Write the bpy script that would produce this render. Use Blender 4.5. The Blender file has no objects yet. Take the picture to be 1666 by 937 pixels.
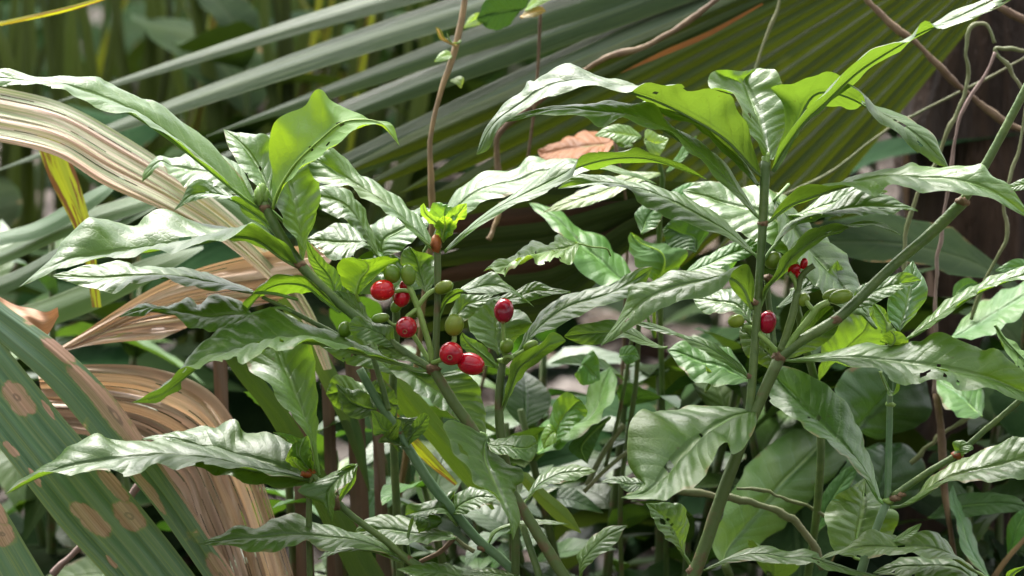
import bpy, math, random
import numpy as np
from mathutils import Vector, Matrix

rng = np.random.default_rng(7)
random.seed(7)
scene = bpy.context.scene
col = scene.collection

# ------------------------------------------------------------------ camera
S = 0.00024            # metres per photo pixel in the plane of focus
DIST = 5000.0          # distance of that plane, in the same pixels (1.2 m)
PITCH = math.radians(8)
CAMZ = 0.50
Rv = np.array([1.0, 0, 0])
Fv = np.array([0, math.cos(PITCH), -math.sin(PITCH)])
Uv = np.array([0, math.sin(PITCH), math.cos(PITCH)])
CAM = np.array([0, 0, CAMZ])

cam = bpy.data.cameras.new("camera")
cam.sensor_width = 36
cam.lens = 36 * DIST / 1666
cam.clip_start = 0.02
cam.clip_end = 200
cam.dof.use_dof = True
cam.dof.focus_distance = DIST * S
cam.dof.aperture_fstop = 13
camo = bpy.data.objects.new("camera", cam)
camo.location = CAM
camo.rotation_euler = (math.pi / 2 - PITCH, 0, 0)
col.objects.link(camo)
scene.camera = camo

# ------------------------------------------------------------------ light
SUN_EL, SUN_ROT = math.radians(57), math.radians(-20)
w = bpy.data.worlds.new("World")
scene.world = w
w.use_nodes = True
wn = w.node_tree
bg = wn.nodes["Background"]
sky = wn.nodes.new("ShaderNodeTexSky")
sky.sky_type = 'NISHITA'
sky.sun_disc = False
sky.sun_elevation = SUN_EL
sky.sun_rotation = SUN_ROT
sky.air_density = 1.0
sky.dust_density = 4.0
hs = wn.nodes.new("ShaderNodeHueSaturation")
hs.inputs['Saturation'].default_value = 0.15
wn.links.new(sky.outputs[0], hs.inputs['Color'])
wn.links.new(hs.outputs[0], bg.inputs[0])
bg.inputs[1].default_value = 0.15
sun = bpy.data.lights.new("sun", 'SUN')
sun.energy = 1.5
sun.angle = math.radians(32)
sun.color = (1, 0.95, 0.85)
suno = bpy.data.objects.new("sun", sun)
# direction towards the sun: rotation 0 = +Y, positive turns clockwise seen from above
sd = Vector((math.sin(SUN_ROT) * math.cos(SUN_EL), math.cos(SUN_ROT) * math.cos(SUN_EL), math.sin(SUN_EL)))
suno.rotation_euler = sd.to_track_quat('Z', 'Y').to_euler()
col.objects.link(suno)
scene.view_settings.view_transform = 'Standard'
scene.view_settings.look = 'None'
scene.view_settings.exposure = 2.32
scene.view_settings.gamma = 1
scene.render.engine = 'CYCLES'
scene.cycles.max_bounces = 8
scene.cycles.transmission_bounces = 6
scene.cycles.use_denoising = True

# ------------------------------------------------------------------ helpers
TILE = {'F': (0, 0, 1.0), 'Q0': (0, 0, 2.0), 'Q1': (833, 0, 2.0), 'Q2': (0, 469, 2.0), 'Q3': (833, 469, 2.0)}
for _r, _y in enumerate((0, 310, 617)):
    for _c, _x in enumerate((0, 553, 1106)):
        TILE['C%d%d' % (_r + 1, _c + 1)] = (_x, _y, 2.9286)


def P(x, y, d=0.0):
    k = (DIST + d) / DIST
    return CAM + S * ((x - 833) * k * Rv - (y - 468.5) * k * Uv + (DIST + d) * Fv)


def pts(tile, s):
    x0, y0, k = TILE[tile]
    out = []
    for t in s.split():
        a = t.split(',')
        out.append([x0 + float(a[0]) / k, y0 + float(a[1]) / k] + [float(v) for v in a[2:]])
    n = max(len(o) for o in out)
    return np.array([o + [0.0] * (n - len(o)) for o in out])


def crom(p, n):
    """Catmull-Rom through p, resampled to n points evenly by length."""
    p = np.asarray(p, float)
    if len(p) == 2:
        t = np.linspace(0, 1, n)[:, None]
        return p[0] * (1 - t) + p[1] * t
    q = np.vstack([2 * p[0] - p[1], p, 2 * p[-1] - p[-2]])
    out = []
    m = 14
    for i in range(1, len(q) - 2):
        p0, p1, p2, p3 = q[i - 1], q[i], q[i + 1], q[i + 2]
        dl = [max(np.linalg.norm((b - a)[:3]) ** 0.5, 1e-6) for a, b in ((p0, p1), (p1, p2), (p2, p3))]
        t0, t1 = 0, dl[0]
        t2 = t1 + dl[1]
        t3 = t2 + dl[2]
        for t in np.linspace(t1, t2, m, endpoint=False):
            a1 = (t1 - t) / (t1 - t0) * p0 + (t - t0) / (t1 - t0) * p1
            a2 = (t2 - t) / (t2 - t1) * p1 + (t - t1) / (t2 - t1) * p2
            a3 = (t3 - t) / (t3 - t2) * p2 + (t - t2) / (t3 - t2) * p3
            b1 = (t2 - t) / (t2 - t0) * a1 + (t - t0) / (t2 - t0) * a2
            b2 = (t3 - t) / (t3 - t1) * a2 + (t - t1) / (t3 - t1) * a3
            out.append((t2 - t) / (t2 - t1) * b1 + (t - t1) / (t2 - t1) * b2)
    out.append(p[-1])
    out = np.array(out)
    seg = np.linalg.norm(np.diff(out, axis=0), axis=1)
    s = np.concatenate([[0], np.cumsum(seg)])
    s /= s[-1]
    tt = np.linspace(0, 1, n)
    return np.stack([np.interp(tt, s, out[:, k]) for k in range(out.shape[1])], 1)


def smooth(a, n=2):
    a = np.array(a, float)
    for _ in range(n):
        b = a.copy()
        b[1:-1] = (a[:-2] + 2 * a[1:-1] + a[2:]) / 4
        a = b
    return a


def mesh_obj(name, verts, faces, mat, parent=None, uvs=None, smooth_=True, fmat=None, base=None):
    me = bpy.data.meshes.new(name)
    v = np.asarray(verts, float)
    if parent is not None:
        v = v - np.array(parent.get('_loc', (0, 0, 0)))
    elif base is not None:
        v = v - np.asarray(base)
    me.from_pydata(v.tolist(), [], [tuple(int(i) for i in f) for f in faces])
    mats = mat if isinstance(mat, (list, tuple)) else [mat]
    for m in mats:
        me.materials.append(m)
    if uvs is not None:
        uv = me.uv_layers.new(name='UVMap')
        li = np.zeros(len(me.loops), dtype=np.int32)
        me.loops.foreach_get('vertex_index', li)
        uv.data.foreach_set('uv', np.asarray(uvs, np.float32)[li].ravel())
    if smooth_:
        me.polygons.foreach_set('use_smooth', [True] * len(me.polygons))
    if fmat is not None:
        me.polygons.foreach_set('material_index', fmat)
    me.update()
    o = bpy.data.objects.new(name, me)
    col.objects.link(o)
    if parent is not None:
        o.parent = parent
    elif base is not None:
        o.location = base
    return o


def thing(name, label, cat, loc, group=None):
    o = bpy.data.objects.new(name, None)
    o.empty_display_size = 0.02
    o.location = loc
    o['_loc'] = [float(c) for c in loc]
    o['label'] = label
    o['category'] = cat
    if group:
        o['group'] = group
    col.objects.link(o)
    return o


def tube_geo(path, rad, n=9, bump=0.0, steps=None):
    """path: world points, rad: radius per point (m)."""
    path = np.asarray(path, float)
    L = np.linalg.norm(np.diff(path, axis=0), axis=1).sum()
    r = np.asarray(rad, float) * np.ones(len(path))
    m = steps or int(min(60, max(6, 5 * len(path))))
    pr = crom(np.hstack([path, r[:, None]]), m)
    c, rr = pr[:, :3], pr[:, 3]
    T = np.gradient(c, axis=0)
    T /= np.linalg.norm(T, axis=1)[:, None] + 1e-12
    ref = np.array([0, 1, 0.0]) if abs(T[0][1]) < 0.9 else np.array([1.0, 0, 0])
    N = []
    nrm = np.cross(T[0], ref)
    for t in T:
        nrm = nrm - t * nrm.dot(t)
        nrm /= np.linalg.norm(nrm) + 1e-12
        N.append(nrm.copy())
    N = np.array(N)
    B = np.cross(T, N)
    ang = np.linspace(0, 2 * np.pi, n, endpoint=False)
    jit = 1 + bump * rng.standard_normal((m, n))
    V = c[:, None, :] + (rr[:, None] * jit)[:, :, None] * (np.cos(ang)[None, :, None] * N[:, None, :] + np.sin(ang)[None, :, None] * B[:, None, :])
    V = V.reshape(-1, 3)
    uv = np.stack(np.meshgrid(np.linspace(0, 1, m) * L / 0.05, np.linspace(0, 1, n), indexing='ij'), -1).reshape(-1, 2)
    F = []
    for i in range(m - 1):
        for j in range(n):
            k = (j + 1) % n
            F.append((i * n + j, i * n + k, (i + 1) * n + k, (i + 1) * n + j))
    F.append(tuple(range(n - 1, -1, -1)))
    F.append(tuple((m - 1) * n + j for j in range(n)))
    return V, F, uv


def tube(name, path, rad, mat, parent, n=9, bump=0.03, steps=None):
    V, F, uv = tube_geo(path, rad, n, bump, steps)
    return mesh_obj(name, V, F, mat, parent, uv)


def px_path(tile, s):
    a = pts(tile, s)
    if a.shape[1] == 2:
        a = np.hstack([a, np.zeros((len(a), 1))])
    return np.array([P(*r) for r in a])


def to_ground(p, dx=0.0, dy=0.0):
    return np.array([p[0] + dx, p[1] + dy, 0.0])


NV = 10.0


# ------------------------------------------------------------------ materials
def new_mat(name):
    m = bpy.data.materials.new(name)
    m.use_nodes = True
    nt = m.node_tree
    for n in list(nt.nodes):
        nt.nodes.remove(n)
    return m, nt


class NT:
    def __init__(self, nt):
        self.nt = nt

    def n(self, typ, **kw):
        node = self.nt.nodes.new(typ)
        for k, v in kw.items():
            setattr(node, k, v)
        return node

    def put(self, sock, v):
        if hasattr(v, 'is_output') or isinstance(v, bpy.types.NodeSocket):
            self.nt.links.new(v, sock)
        else:
            if isinstance(v, (tuple, list)) and len(v) == 3 and sock.type == 'RGBA':
                v = (*v, 1)
            sock.default_value = v

    def math(self, op, a, b=0.0, c=0.0, clamp=False):
        x = self.n('ShaderNodeMath', operation=op, use_clamp=clamp)
        self.put(x.inputs[0], a)
        self.put(x.inputs[1], b)
        if op in ('MULTIPLY_ADD', 'WRAP', 'SMOOTH_MIN'):
            self.put(x.inputs[2], c)
        return x.outputs[0]

    def mix(self, f, a, b, mode='MIX'):
        x = self.n('ShaderNodeMix', data_type='RGBA', blend_type=mode)
        self.put(x.inputs[0], f)
        self.put(x.inputs[6], a)
        self.put(x.inputs[7], b)
        return x.outputs[2]

    def sstep(self, v, lo, hi, a=0.0, b=1.0):
        x = self.n('ShaderNodeMapRange', interpolation_type='SMOOTHSTEP')
        self.put(x.inputs[0], v)
        self.put(x.inputs[1], lo)
        self.put(x.inputs[2], hi)
        self.put(x.inputs[3], a)
        self.put(x.inputs[4], b)
        return x.outputs[0]

    def noise(self, vec, scale, detail=3.0, rough=0.5, dist=0.0):
        x = self.n('ShaderNodeTexNoise')
        if vec is not None:
            self.put(x.inputs['Vector'], vec)
        x.inputs['Scale'].default_value = scale
        x.inputs['Detail'].default_value = detail
        x.inputs['Roughness'].default_value = rough
        x.inputs['Distortion'].default_value = dist
        return x.outputs['Fac']

    def vecmul(self, v, s):
        x = self.n('ShaderNodeVectorMath', operation='MULTIPLY')
        self.put(x.inputs[0], v)
        x.inputs[1].default_value = s
        return x.outputs[0]

    def vecadd(self, v, s):
        x = self.n('ShaderNodeVectorMath', operation='ADD')
        self.put(x.inputs[0], v)
        self.put(x.inputs[1], s)
        return x.outputs[0]


def leaf_mat(name, top, top2, under, trans, vein, rough=0.36, spec=0.5, tfac=0.32, specks=0.8, bump=0.8, undervein=None, sheen=0.0):
    m, nt = new_mat(name)
    g = NT(nt)
    uvn = g.n('ShaderNodeUVMap', uv_map='UVMap')
    sep = g.n('ShaderNodeSeparateXYZ')
    nt.links.new(uvn.outputs[0], sep.inputs[0])
    U, V = sep.outputs[0], sep.outputs[1]
    geo = g.n('ShaderNodeNewGeometry')
    tex = g.n('ShaderNodeTexCoord')
    oi = g.n('ShaderNodeObjectInfo')
    a = g.math('MULTIPLY', g.math('ABSOLUTE', g.math('SUBTRACT', V, 0.5)), 2.0)
    s = g.math('SUBTRACT', g.math('MULTIPLY', U, NV), g.math('MULTIPLY', a, 1.7))
    s = g.math('ADD', s, g.math('MULTIPLY', g.math('SUBTRACT', g.noise(uvn.outputs[0], 6.0, 2), 0.5), 0.25))
    fr = g.math('FRACT', g.math('ADD', s, 20.0))
    dist = g.math('SUBTRACT', 0.5, g.math('ABSOLUTE', g.math('SUBTRACT', fr, 0.5)))
    lat = g.math('MULTIPLY', g.sstep(dist, 0.015, 0.09, 1.0, 0.0), g.sstep(a, 0.3, 1.0, 1.0, 0.25))
    midr = g.sstep(a, 0.02, 0.055, 1.0, 0.0)
    midv = g.sstep(U, 0.5, 1.0, 1.0, 0.45)
    veinm = g.math('MAXIMUM', g.math('MULTIPLY', midr, midv), g.math('MULTIPLY', lat, 0.45))
    off = g.n('ShaderNodeVectorMath', operation='ADD')
    nt.links.new(tex.outputs['Object'], off.inputs[0])
    rv = g.math('MULTIPLY', oi.outputs['Random'], 7.3)
    cx = g.n('ShaderNodeCombineXYZ')
    g.put(cx.inputs[0], rv)
    g.put(cx.inputs[1], rv)
    nt.links.new(cx.outputs[0], off.inputs[1])
    ov = off.outputs[0]
    blot = g.noise(ov, 45.0, 4, 0.55)
    c = g.mix(g.sstep(blot, 0.35, 0.68), top, top2)
    c = g.mix(g.math('MULTIPLY', veinm, 0.9), c, vein)
    groove_shade = g.math('MULTIPLY', g.sstep(a, 0.05, 0.07), g.sstep(a, 0.085, 0.13, 1.0, 0.0))  # groove shade along the midrib, painted into the colour
    c = g.mix(g.math('MULTIPLY', groove_shade, 0.4), c, tuple(x * 0.5 for x in top))
    # chewed specks
    sp = g.n('ShaderNodeTexVoronoi')
    g.put(sp.inputs['Vector'], ov)
    sp.inputs['Scale'].default_value = 170.0
    spn = g.noise(ov, 60.0, 2)
    spm = g.math('MULTIPLY', g.sstep(sp.outputs['Distance'], 0.06, 0.16, 1.0, 0.0), g.sstep(spn, 0.55, 0.62))
    spm = g.math('MULTIPLY', spm, specks)
    c = g.mix(spm, c, (0.05, 0.032, 0.015))
    yel = g.noise(ov, 14.0, 3)
    c = g.mix(g.math('MULTIPLY', g.sstep(yel, 0.55, 0.75), 0.35), c, (top2[0] * 2.0, top2[1] * 1.25, top2[2] * 0.8))
    tint = g.n('ShaderNodeMix', data_type='RGBA', blend_type='MULTIPLY')
    tint.inputs[0].default_value = 1.0
    g.put(tint.inputs[6], c)
    g.put(tint.inputs[7], oi.outputs['Color'])
    c = tint.outputs[2]
    brn = g.math('MULTIPLY', g.sstep(g.math('ADD', a, g.math('MULTIPLY', g.noise(ov, 90.0, 3), 0.7)), 1.32, 1.38), g.sstep(g.noise(ov, 26.0, 2), 0.50, 0.56))
    c = g.mix(g.math('MULTIPLY', brn, specks), c, (0.16, 0.085, 0.04))
    edge = g.sstep(a, 0.93, 0.99)
    c = g.mix(g.math('MULTIPLY', edge, 0.35), c, vein)
    uc = g.mix(g.math('MULTIPLY', veinm, 0.8), under, undervein or vein)
    uc = g.mix(spm, uc, (0.05, 0.032, 0.015))
    colr = g.mix(geo.outputs['Backfacing'], c, uc)
    # bump
    quilt = g.math('POWER', g.math('MULTIPLY', dist, 2.0), 0.5)
    fine = g.noise(ov, 380.0, 3, 0.6)
    med = g.noise(ov, 120.0, 2, 0.5)
    net = g.n('ShaderNodeTexVoronoi', feature='DISTANCE_TO_EDGE')
    g.put(net.inputs['Vector'], ov)
    net.inputs['Scale'].default_value = 420.0
    irr = g.sstep(g.noise(ov, 35.0, 2), 0.3, 0.7, 0.45, 1.0)
    h = g.math('ADD', g.math('MULTIPLY', g.math('MULTIPLY', quilt, irr), 0.30), g.math('MULTIPLY', fine, 0.05))
    h = g.math('ADD', h, g.math('MULTIPLY', g.sstep(net.outputs['Distance'], 0.0, 0.18), 0.045))
    h = g.math('ADD', h, g.math('MULTIPLY', med, 0.16))
    h = g.math('SUBTRACT', h, g.math('MULTIPLY', g.sstep(a, 0.03, 0.12, 1.0, 0.0), 0.5))
    b = g.n('ShaderNodeBump')
    b.inputs['Strength'].default_value = bump
    b.inputs['Distance'].default_value = 0.0011
    g.put(b.inputs['Height'], h)
    pr = g.n('ShaderNodeBsdfPrincipled')
    g.put(pr.inputs['Base Color'], colr)
    rr = g.math('ADD', g.math('MULTIPLY', g.noise(ov, 70.0, 3), 0.16), rough - 0.08)
    rr = g.math('ADD', rr, g.math('MULTIPLY', geo.outputs['Backfacing'], 0.22))
    g.put(pr.inputs['Roughness'], rr)
    g.put(pr.inputs['Specular IOR Level'], g.math('SUBTRACT', spec, g.math('MULTIPLY', geo.outputs['Backfacing'], spec * 0.5)))
    pr.inputs['Sheen Weight'].default_value = sheen
    pr.inputs['Sheen Roughness'].default_value = 0.4
    nt.links.new(b.outputs[0], pr.inputs['Normal'])
    tr = g.n('ShaderNodeBsdfTranslucent')
    tc = g.mix(g.math('MULTIPLY', veinm, 0.55), trans, tuple(x * 0.45 for x in trans))
    tc = g.mix(g.math('MULTIPLY', g.sstep(blot, 0.3, 0.7), 0.35), tc, tuple(x * 0.6 for x in trans))
    tc = g.mix(1.0, tc, oi.outputs['Color'], 'MULTIPLY')
    g.put(tr.inputs[0], tc)
    nt.links.new(b.outputs[0], tr.inputs['Normal'])
    ms = g.n('ShaderNodeMixShader')
    ms.inputs[0].default_value = tfac
    nt.links.new(pr.outputs[0], ms.inputs[1])
    nt.links.new(tr.outputs[0], ms.inputs[2])
    out = g.n('ShaderNodeOutputMaterial')
    nt.links.new(ms.outputs[0], out.inputs[0])
    return m


M = {}
M['leaf'] = leaf_mat('coffee_leaf', (0.035, 0.088, 0.012), (0.060, 0.126, 0.020), (0.085, 0.17, 0.035), (0.19, 0.33, 0.018), (0.14, 0.22, 0.06), rough=0.42, spec=0.52, tfac=0.34)
M['young'] = leaf_mat('young_leaf', (0.07, 0.19, 0.03), (0.10, 0.24, 0.035), (0.12, 0.25, 0.03), (0.32, 0.5, 0.03), (0.14, 0.27, 0.06), rough=0.33, spec=0.5, tfac=0.42, specks=0.2)
M['deep'] = leaf_mat('deep_shade_leaf', (0.016, 0.045, 0.014), (0.026, 0.062, 0.020), (0.03, 0.06, 0.02), (0.05, 0.10, 0.01), (0.04, 0.08, 0.03), rough=0.92, spec=0.05, tfac=0.12)  # leaf colours darkened to stand for deep background shade
M['orange'] = leaf_mat('orange_dead_leaf', (0.24, 0.095, 0.03), (0.15, 0.06, 0.025), (0.30, 0.12, 0.04), (0.35, 0.12, 0.02), (0.16, 0.06, 0.02), rough=0.6, spec=0.25, tfac=0.2)
M['back'] = leaf_mat('shade_leaf', (0.030, 0.082, 0.014), (0.050, 0.112, 0.022), (0.05, 0.11, 0.03), (0.10, 0.22, 0.015), (0.07, 0.15, 0.05), rough=0.45, spec=0.35, tfac=0.2)


def strap_mat(name, c1, c2, edgec, trans, rough=0.4, spec=0.5, tfac=0.2, nstripe=7.0, dead=None, deadamt=0.5, spots=0.0, spotscale=30.0, lesions=(), seam=0.4, fineamt=0.5):
    """long ribbed palm blades: stripes follow the length, dead streaks and brown lesions."""
    m, nt = new_mat(name)
    g = NT(nt)
    uvn = g.n('ShaderNodeUVMap', uv_map='UVMap')
    sep = g.n('ShaderNodeSeparateXYZ')
    nt.links.new(uvn.outputs[0], sep.inputs[0])
    U, V = sep.outputs[0], sep.outputs[1]
    oi = g.n('ShaderNodeObjectInfo')
    rnd = g.math('MULTIPLY', oi.outputs['Random'], 13.0)
    tex = g.n('ShaderNodeTexCoord')
    cx = g.n('ShaderNodeCombineXYZ')
    g.put(cx.inputs[0], g.math('MULTIPLY', U, 0.9))
    g.put(cx.inputs[1], g.math('MULTIPLY', V, nstripe))
    g.put(cx.inputs[2], rnd)
    st = g.noise(cx.outputs[0], 1.0, 4, 0.6)
    cx2 = g.n('ShaderNodeCombineXYZ')
    g.put(cx2.inputs[0], g.math('MULTIPLY', U, 3.0))
    g.put(cx2.inputs[1], g.math('MULTIPLY', V, nstripe * 6))
    g.put(cx2.inputs[2], rnd)
    fine = g.noise(cx2.outputs[0], 1.0, 3, 0.6)
    c = g.mix(g.sstep(st, 0.35, 0.65), c1, c2)
    c = g.mix(g.math('MULTIPLY', g.sstep(fine, 0.5, 0.68), fineamt), c, edgec)
    a = g.math('MULTIPLY', g.math('ABSOLUTE', g.math('SUBTRACT', V, 0.5)), 2.0)
    c = g.mix(g.math('MULTIPLY', g.sstep(a, 0.05, 0.0), seam), c, edgec)
    c = g.mix(g.math('MULTIPLY', g.sstep(a, 0.90, 0.99), seam), c, edgec)
    live = 1.0
    if dead is not None:
        cx3 = g.n('ShaderNodeCombineXYZ')
        g.put(cx3.inputs[0], g.math('MULTIPLY', U, 2.2))
        g.put(cx3.inputs[1], g.math('MULTIPLY', V, nstripe * 0.8))
        g.put(cx3.inputs[2], g.math('ADD', rnd, 4.0))
        dn = g.noise(cx3.outputs[0], 1.0, 5, 0.62)
        dm = g.sstep(dn, 1.0 - deadamt - 0.05, 1.0 - deadamt + 0.05)
        c = g.mix(dm, c, g.mix(g.sstep(fine, 0.3, 0.7), dead, tuple(x * 0.62 for x in dead)))
        live = g.math('SUBTRACT', 1.0, dm)
    if spots > 0:
        wob = g.n('ShaderNodeTexNoise')
        g.put(wob.inputs['Vector'], tex.outputs['Object'])
        wob.inputs['Scale'].default_value = spotscale * 4
        wv = g.vecadd(tex.outputs['Object'], g.vecmul(wob.outputs['Color'], (0.006, 0.006, 0.006)))
        vo = g.n('ShaderNodeTexVoronoi')
        g.put(vo.inputs['Vector'], wv)
        vo.inputs['Scale'].default_value = spotscale
        vo.inputs['Randomness'].default_value = 1.0
        sx = g.n('ShaderNodeSeparateColor')
        nt.links.new(vo.outputs['Color'], sx.inputs[0])
        thr = g.math('MULTIPLY', g.math('SUBTRACT', sx.outputs[0], 1.0 - spots), 0.45)
        sm = g.sstep(g.math('SUBTRACT', thr, vo.outputs['Distance']), -0.03, 0.02)
        halo = g.sstep(g.math('SUBTRACT', thr, vo.outputs['Distance']), -0.16, 0.0)
        c = g.mix(g.math('MULTIPLY', halo, 0.5), c, (0.20, 0.20, 0.03))
        c = g.mix(sm, c, (0.34, 0.19, 0.11))
    lr = random.Random(len(name))
    for (u, v, ru, rv_, core) in lesions:
        wn1 = g.noise(tex.outputs['Object'], 520.0, 4, 0.65)
        wn2 = g.noise(tex.outputs['Object'], 150.0, 3, 0.6)
        wn1 = g.math('ADD', g.math('MULTIPLY', wn1, 0.5), g.math('MULTIPLY', fine, 0.5))
        rs = []
        for q in range(4):                    # irregular patch: several overlapping lobes drawn out along the blade
            k = (1.0, 0.72, 0.6, 0.5)[q]
            ou, ov_ = ((0, 0), (0.55, 0.3), (-0.6, -0.25), (0.35, -0.6))[q]
            fl = lr.choice((-1, 1))
            du = g.math('DIVIDE', g.math('SUBTRACT', U, u + ou * ru * fl * lr.uniform(0.6, 1.2)), ru * 0.8 * k * lr.uniform(0.85, 1.2))
            dv = g.math('DIVIDE', g.math('SUBTRACT', V, v + ov_ * rv_ * lr.uniform(0.6, 1.2)), rv_ * 0.74 * k * lr.uniform(0.8, 1.1))
            rs.append(g.math('SQRT', g.math('ADD', g.math('MULTIPLY', du, du), g.math('MULTIPLY', dv, dv))))
        r0 = rs[0]
        r = g.math('MINIMUM', g.math('MINIMUM', rs[0], rs[1]), g.math('MINIMUM', rs[2], rs[3]))
        r = g.math('ADD', r, g.math('MULTIPLY', g.math('SUBTRACT', wn1, 0.5), 0.7))
        r = g.math('ADD', r, g.math('MULTIPLY', g.math('SUBTRACT', wn2, 0.5), 0.8))
        c = g.mix(g.math('MULTIPLY', g.sstep(r, 1.0, 1.18, 1.0, 0.0), 0.5), c, (0.17, 0.16, 0.04))
        tan = g.mix(g.sstep(fine, 0.35, 0.7), (0.36, 0.20, 0.145), (0.23, 0.115, 0.078))
        c = g.mix(g.sstep(r, 0.95, 0.985, 1.0, 0.0), c, tan)
        c = g.mix(g.math('MULTIPLY', g.math('MULTIPLY', g.sstep(r, 0.82, 0.93), g.sstep(r, 0.94, 0.98, 1.0, 0.0)), 0.45), c, (0.12, 0.05, 0.035))
        if core:
            c = g.mix(g.math('MULTIPLY', g.math('MULTIPLY', g.sstep(g.math('ADD', r0, g.math('MULTIPLY', g.math('SUBTRACT', wn2, 0.5), 0.5)), 0.02, 0.12), g.sstep(g.math('ADD', r0, g.math('MULTIPLY', g.math('SUBTRACT', wn2, 0.5), 0.5)), 0.2, 0.3, 1.0, 0.0)), 0.6), c, (0.07, 0.025, 0.03))
    tint = g.n('ShaderNodeMix', data_type='RGBA', blend_type='MULTIPLY')
    tint.inputs[0].default_value = 1.0
    g.put(tint.inputs[6], c)
    g.put(tint.inputs[7], oi.outputs['Color'])
    c = tint.outputs[2]
    b = g.n('ShaderNodeBump')
    b.inputs['Strength'].default_value = 0.5
    b.inputs['Distance'].default_value = 0.0012
    g.put(b.inputs['Height'], g.math('ADD', g.math('MULTIPLY', st, 0.8), g.math('MULTIPLY', fine, 0.4)))
    pr = g.n('ShaderNodeBsdfPrincipled')
    g.put(pr.inputs['Base Color'], c)
    g.put(pr.inputs['Roughness'], g.math('ADD', g.math('MULTIPLY', fine, 0.2), rough - 0.1))
    pr.inputs['Specular IOR Level'].default_value = spec
    nt.links.new(b.outputs[0], pr.inputs['Normal'])
    tr = g.n('ShaderNodeBsdfTranslucent')
    tcol = g.mix(g.math('MULTIPLY', g.sstep(st, 0.35, 0.65), 0.5), trans, tuple(x * 0.45 for x in trans))
    if dead is not None:
        tcol = g.mix(live, tuple(x * 0.8 for x in dead), tcol)
    tcol = g.mix(1.0, tcol, oi.outputs['Color'], 'MULTIPLY')
    g.put(tr.inputs[0], tcol)
    ms = g.n('ShaderNodeMixShader')
    ms.inputs[0].default_value = tfac
    nt.links.new(pr.outputs[0], ms.inputs[1])
    nt.links.new(tr.outputs[0], ms.inputs[2])
    out = g.n('ShaderNodeOutputMaterial')
    nt.links.new(ms.outputs[0], out.inputs[0])
    return m


M['fan'] = strap_mat('fan_palm_blade', (0.022, 0.044, 0.010), (0.036, 0.062, 0.014), (0.14, 0.15, 0.03), (0.105, 0.118, 0.004), rough=0.5, spec=0.22, tfac=0.2, nstripe=6, spots=0.10, spotscale=22, seam=0.55)
M['striped'] = strap_mat('fading_palm_blade', (0.34, 0.36, 0.22), (0.22, 0.26, 0.13), (0.46, 0.33, 0.23), (0.35, 0.34, 0.12), rough=0.42, spec=0.5, tfac=0.22, nstripe=8, dead=(0.68, 0.52, 0.40), deadamt=0.50, seam=0.6)
M['dead'] = strap_mat('dead_palm_blade', (0.60, 0.46, 0.345), (0.48, 0.36, 0.265), (0.22, 0.145, 0.10), (0.42, 0.25, 0.12), rough=0.6, spec=0.25, tfac=0.15, nstripe=2.5, seam=0.5, fineamt=0.22)
M['deadgrey'] = strap_mat('withered_palm_blade', (0.40, 0.30, 0.235), (0.31, 0.23, 0.175), (0.20, 0.14, 0.105), (0.22, 0.14, 0.09), rough=0.65, spec=0.2, tfac=0.12, nstripe=2, seam=0.4, fineamt=0.2)
M['yellow'] = strap_mat('yellowing_blade', (0.30, 0.34, 0.012), (0.22, 0.30, 0.015), (0.34, 0.33, 0.06), (0.5, 0.55, 0.02), rough=0.45, spec=0.35, tfac=0.35, nstripe=5, dead=(0.20, 0.085, 0.02), deadamt=0.48)
M['green_strap'] = strap_mat('green_blade', (0.034, 0.075, 0.02), (0.052, 0.10, 0.028), (0.12, 0.15, 0.05), (0.12, 0.20, 0.015), rough=0.5, spec=0.25, tfac=0.2, nstripe=6, spots=0.08, spotscale=30)
M['dark_strap'] = strap_mat('dark_blade', (0.024, 0.036, 0.010), (0.040, 0.052, 0.014), (0.07, 0.07, 0.03), (0.05, 0.07, 0.006), rough=0.85, spec=0.15, tfac=0.12, nstripe=4)
M['spot_a'] = strap_mat('spotted_palm_blade', (0.03, 0.075, 0.04), (0.06, 0.125, 0.062), (0.17, 0.20, 0.05), (0.13, 0.22, 0.03), rough=0.42, spec=0.5, tfac=0.12, nstripe=8, spots=0.34, spotscale=75,
                        lesions=((0.49, 0.15, 0.032, 0.22, 0), (0.62, 0.24, 0.085, 0.30, 1), (0.735, 0.80, 0.045, 0.22, 0), (0.84, 0.0, 0.20, 0.13, 0), (0.905, 0.42, 0.045, 0.36, 1), (0.70, 0.02, 0.06, 0.12, 0)))
M['spot_b'] = strap_mat('spotted_wide_blade', (0.03, 0.075, 0.04), (0.06, 0.125, 0.062), (0.17, 0.20, 0.05), (0.13, 0.22, 0.03), rough=0.42, spec=0.5, tfac=0.12, nstripe=9, spots=0.34, spotscale=70,
                        lesions=((0.53, 0.34, 0.036, 0.20, 1), (0.61, 0.88, 0.018, 0.07, 0), (0.67, 0.86, 0.017, 0.06, 0), (0.775, 0.62, 0.037, 0.17, 0), (0.78, 0.2, 0.034, 0.19, 1), (0.73, 0.10, 0.035, 0.10, 0), (0.86, 0.8, 0.014, 0.05, 0), (0.57, 0.10, 0.018, 0.05, 0), (0.47, 0.7, 0.02, 0.06, 0)))


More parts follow.
